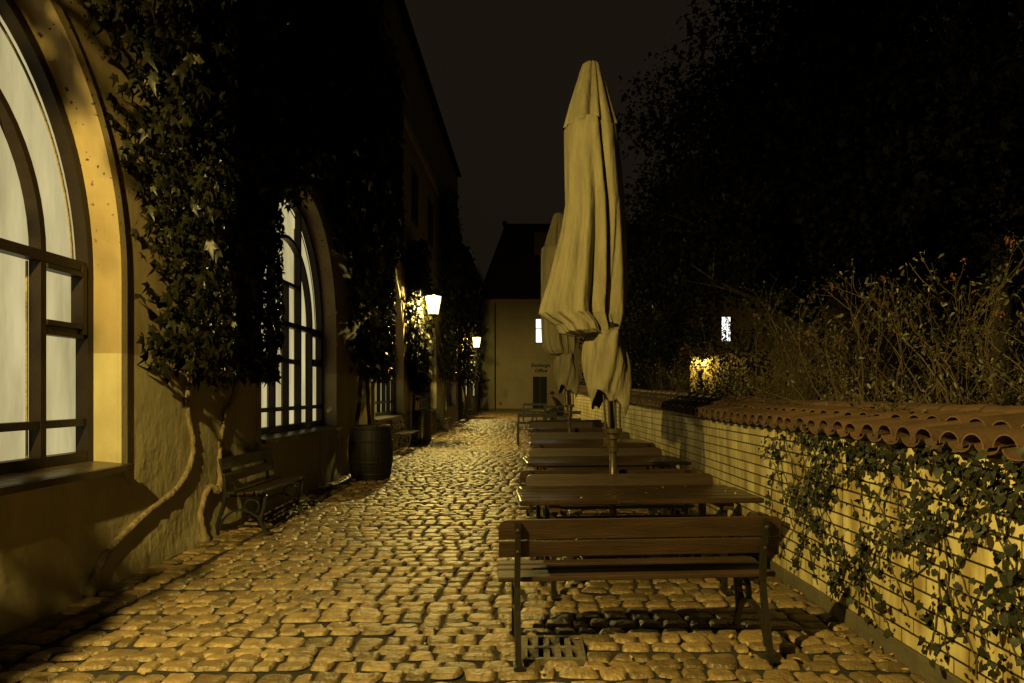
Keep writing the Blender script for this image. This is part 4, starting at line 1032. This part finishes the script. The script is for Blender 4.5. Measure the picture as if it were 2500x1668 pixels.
# ================================================================ ROSE BUSHES behind the wall
def rose(base, h, wd, n, label):
    r = empty("rose_bush", base); mb = MB(); tips = []; nodes = []
    def grow(p, d, L_, rad, depth):
        pts_ = [Vector(p)]; d = Vector(d).normalized(); seg = 5
        for i in range(seg):
            d = (d + Vector((random.gauss(0, .13), random.gauss(0, .13), random.gauss(0, .07)))).normalized(); pts_.append(pts_[-1] + d*L_/seg)
        mb.tube(pts_, [rad*(1-.45*i/seg) for i in range(seg+1)], 5)
        for q in pts_[2:]: nodes.append(q)
        if depth == 0: tips.append(pts_[-1]); return
        for _ in range(random.choice((2, 2, 3))):
            i = random.choice((2, 3, 4, 5)); dd = (d + Vector((random.gauss(0, .4), random.gauss(0, .4), random.uniform(0, .5)))); grow(pts_[i], dd, L_*random.uniform(.42, .62), rad*.6, depth-1)
    for k in range(n):
        a = random.uniform(0, 6.28); rr = random.uniform(0, wd*.5)
        grow((rr*math.cos(a), rr*math.sin(a), 0), (.35*math.cos(a)+random.gauss(0, .12), .35*math.sin(a)+random.gauss(0, .12), 1), h*random.uniform(.43, .62), random.uniform(.009, .016), 3)
    mb.build("canes", M['cane'], r)
    P_ = []
    for t in tips:
        for _ in range(3): P_.append(t + Vector((random.gauss(0, .04), random.gauss(0, .04), random.gauss(0, .04))))
    for q in nodes:
        if random.random() < .35: P_.append(q + Vector((random.gauss(0, .03),)*3)); P_.append(q + Vector((random.gauss(0, .05), random.gauss(0, .05), random.gauss(0, .05))))
    leaves("leaves", np.array([tuple(p) for p in P_]), .032, M['roseleaf'], r, oval_leaf(), nrm=(-.5, -.5, .6), nr=.8, tr=1.0)
    hi = sorted(tips, key=lambda t: -t.z)[:max(6, len(tips)//6)]; fl = random.sample(hi, max(4, len(hi)//5)) + random.sample(tips, 2)
    fp = []
    for t in fl:
        c_ = random.randint(1, 2)
        for _ in range(c_):
            q = t + Vector((random.gauss(0, .03), random.gauss(0, .03), random.gauss(0, .03)))
            fp.append([tuple(q + Vector((random.gauss(0, .012), random.gauss(0, .012), random.gauss(0, .012)))) for _ in range(10)])
    for bp_ in fp[:9]: leaves("bloom", np.array(bp_), .030, M['flower'], r, oval_leaf(), nrm=(-.4, -.6, .6), nr=1.0, tr=1.2)
    tag(r, label, "rose bush", "rose bushes behind the garden wall")
rose((3.6, 3.75, .45), 2.3, .9, 24, "tallest rose bush, at the right edge of the picture behind the tiled wall")
rose((3.55, 4.8, .4), 2.1, .9, 19, "rose bush second from the right, behind the tiled wall")
rose((3.5, 6.0, .4), 2.55, 1.0, 20, "rose bush with a high reddish crown, third from the right behind the tiled wall")
rose((3.5, 7.4, .4), 2.0, 1.1, 23, "rose bush in the middle of the row, with a dip in height on either side")
rose((3.45, 9.0, .4), 2.95, 1.2, 20, "bushy rose bush left of the middle, with a single red bloom on top")
rose((3.3, 11.2, .4), 2.4, 1.2, 22, "leftmost, farthest rose bush, near the lit gap between the trees")

# low bare shrub far along wall
def twig_bush(base, h, n):
    r = empty("twiggy_bush", base); mb = MB(); P_ = []
    for k in range(n):
        a = random.uniform(0, 6.28); s_ = random.uniform(.1, .5); p = [(0.1*math.cos(a), .1*math.sin(a), 0)]
        for j in range(1, 5): p.append((p[0][0]+s_*h*j/4*math.cos(a), s_*h*j/4*math.sin(a), h*j/4*random.uniform(.8, 1)))
        mb.tube(p, [.007*(1-.7*j/4) for j in range(5)], 4); P_ += p[2:]
    mb.build("twigs", M['cane'], r); P_ = np.array(P_); P_ = P_ + RNG.normal(0, .03, P_.shape); leaves("leaves", P_, .035, M['roseleaf'], r, oval_leaf(), nr=.9, tr=1)
    tag(r, "small twiggy bush just right of the front umbrella, behind the garden wall", "bush")
twig_bush((3.0, 15.0, .9), 1.3, 70)

# ================================================================ TREES
def tree(name, base, h, r_, cz, n, size, label, group="dark trees behind the garden wall", squash=1.0, trunk_r=.22, low=1.0):
    r = empty(name, base); mb = MB(); ends = []
    mb.tube([(0, 0, -.2), (.05, 0, cz*.3), (-.05, .05, cz*.7), (.05, 0, cz*1.1)], [trunk_r, trunk_r*.8, trunk_r*.65, trunk_r*.4], 9)
    for k in range(16):
        a = 2*PI*k/16+random.uniform(-.2, .2); el = random.uniform(.3, 1.1); L_ = r_*random.uniform(.7, .9); z0 = cz*random.uniform(.45, .95); p = [Vector((0, 0, z0))]
        d = Vector((math.cos(a)*math.cos(el), math.sin(a)*math.cos(el), math.sin(el)))
        for j in range(5): d = (d + Vector((random.gauss(0, .15), random.gauss(0, .15), random.gauss(0, .1)))).normalized(); p.append(p[-1]+d*L_/5)
        mb.tube(p, [trunk_r*.35*(1-.85*j/5) for j in range(6)], 6); ends += p[2:]
        for j in (2, 3, 4):
            d2 = (d + Vector((random.gauss(0, .8), random.gauss(0, .8), random.gauss(0, .5)))).normalized(); q = [p[j], p[j]+d2*L_*.2, p[j]+d2*L_*.38+Vector((0, 0, -.05))]; mb.tube(q, [trunk_r*.12, trunk_r*.07, trunk_r*.03], 5); ends.append(q[-1])
    mb.build("trunk", M['darkbark'], r)
    K = n//26; C = []
    for _ in range(K):
        d = RNG.normal(0, 1, 3); d /= np.linalg.norm(d); rad = RNG.uniform(.12, 1)**.45
        lob = 1 + .16*math.sin(3*math.atan2(d[1], d[0])+1) + .13*math.sin(5*d[2]+2*d[0])
        c_ = np.array((d[0]*r_*rad*lob, d[1]*r_*rad*lob, cz + d[2]*(h-cz)*rad*lob*(squash if d[2] > 0 else low)))
        C.append(c_ + RNG.normal(0, 1, (26, 3))*np.array((.30, .30, .22)))
    pp = np.concatenate(C); leaves("crown", pp, size, M['treeleaf'], r, oval_leaf() if size < .1 else star_leaf(), nrm=(-.2, -.4, .8), nr=.8, tip=(0, 0, -1), tr=.8)
    tag(r, label, "tree", group)
tree("broadleaf_tree", (7.3, 17.5, .5), 11.0, 5.2, 6.0, 56000, .13, "large dark broadleaf tree directly right of the front umbrella, its edge ragged against the sky", low=.45)
tree("broadleaf_tree", (9.6, 14.0, .5), 15.5, 6.0, 8.6, 56000, .14, "huge dark tree filling the upper right corner of the picture", low=.75)
tree("broadleaf_tree", (18.5, 22.0, .5), 15, 7.5, 7.5, 26000, .19, "dark tree farther back on the far right, behind the rose bushes")
tree("broadleaf_tree", (4.3, 27.0, .6), 8.0, 2.6, 4.3, 14000, .13, "smaller dark tree behind the big one, left of the lit gap", trunk_r=.14)
for i, (x, y, rx, h, lb) in enumerate([(2.9, 19.5, 1.1, 3.4, "dark garden shrub left of the lit gap, behind the twiggy bush"), (8.9, 16.5, 1.7, 3.0, "wide dark garden shrub right of the lit gap, behind the rose bushes"),
     (12.0, 14.5, 2.2, 3.1, "broad dark garden shrub behind the middle rose bushes"), (13.5, 10.5, 2.2, 3.2, "broad dark garden shrub at the right edge, behind the tallest rose bush")]):
    shrub("garden_shrub", (x, y, .3), rx, rx*.8, h, 5200, .085, M['treeleaf'], lb, "shrub", "dark shrubs behind the rose bushes")

shrub("garden_shrub", (5.0, 18.0, .3), 1.25, 1.0, 3.1, 2300, .085, M['treeleaf'], "loose leafy shrub in the lit gap, speckled by the far wall's light", "shrub", "dark shrubs behind the rose bushes")
# far lit building seen through the gap
fbld = empty("far_building", (14.6, 50, .36))
mb = MB(); mb.box((-3.0, 0, -.3), (30, 8, 10)); mb.build("wall", M['farwall'], fbld)
mb = MB(); mb.prism([(-.4, 10), (4, 13.5), (8.4, 10)], 'x', -3.2, 30.2); mb.build("roof", M['roof'], fbld)
mb = MB()
for a, b_ in (((-.75, -.03, 4.9), (-.68, -.001, 6.8)), ((-.05, -.03, 4.9), (.02, -.001, 6.8)), ((-.68, -.03, 4.9), (-.05, -.001, 4.97)), ((-.68, -.03, 6.73), (-.05, -.001, 6.8)), ((-.39, -.028, 4.97), (-.34, -.001, 6.73))): mb.box(a, b_)
fw = mb.build("window", M['frame'], fbld); mb = MB(); mb.box((-.68, -.015, 4.97), (-.05, -.002, 6.73)); mb.build("pane", M['pane_white'], fw)
tag(fbld, "far building with one lit window, glimpsed through the gap in the dark trees", "building")
l3 = copy_tree(lamp); l3.location = (12.4, 49.95, 3.2); l3.rotation_euler.z = -PI/2
for o in bpy.data.objects:
    if o.parent == l3 and o.type == 'LIGHT': o.data = o.data.copy(); o.data.energy = 380
tag(l3, "wall lantern on the far building, hidden among the dark leaves", "wall lantern", "lit wall lanterns")

# ================================================================ FALLEN LEAVES
pts = []
for _ in range(520):
    y = random.uniform(3.2, 12); x = random.choice((random.uniform(-3.3, 2.0), wall_x(y)-abs(random.gauss(0, .35)), random.uniform(-.2, 2)))
    if x > wall_x(y)-.02: continue
    pts.append((x, y, gz(y)+.006))
fl = leaves("fallen_leaves", pts, .038, M['dryleaf'], None, oval_leaf(), nrm=(0, 0, 1), nr=.22, tip=(0, 1, 0), tr=2)
tag(fl, "small dry leaves scattered over the cobbles and along the garden wall's foot", "fallen leaves", kind="stuff")
pts = []
for (tx, ty, _) in tl[:3]:
    for _ in range(22):
        a = random.uniform(-.9, .9); b_ = random.uniform(-.36, .36); c_, s_ = math.cos(RZT), math.sin(RZT)
        pts.append((tx+a*c_-b_*s_, ty+a*s_+b_*c_, gz(ty)+.762))
fl = leaves("leaves_on_tables", pts, .026, M['dryleaf'], None, oval_leaf(), nrm=(0, 0, 1), nr=.15, tip=(0, 1, 0), tr=2)
tag(fl, "small dry leaves lying on the wet table tops", "fallen leaves", kind="stuff")
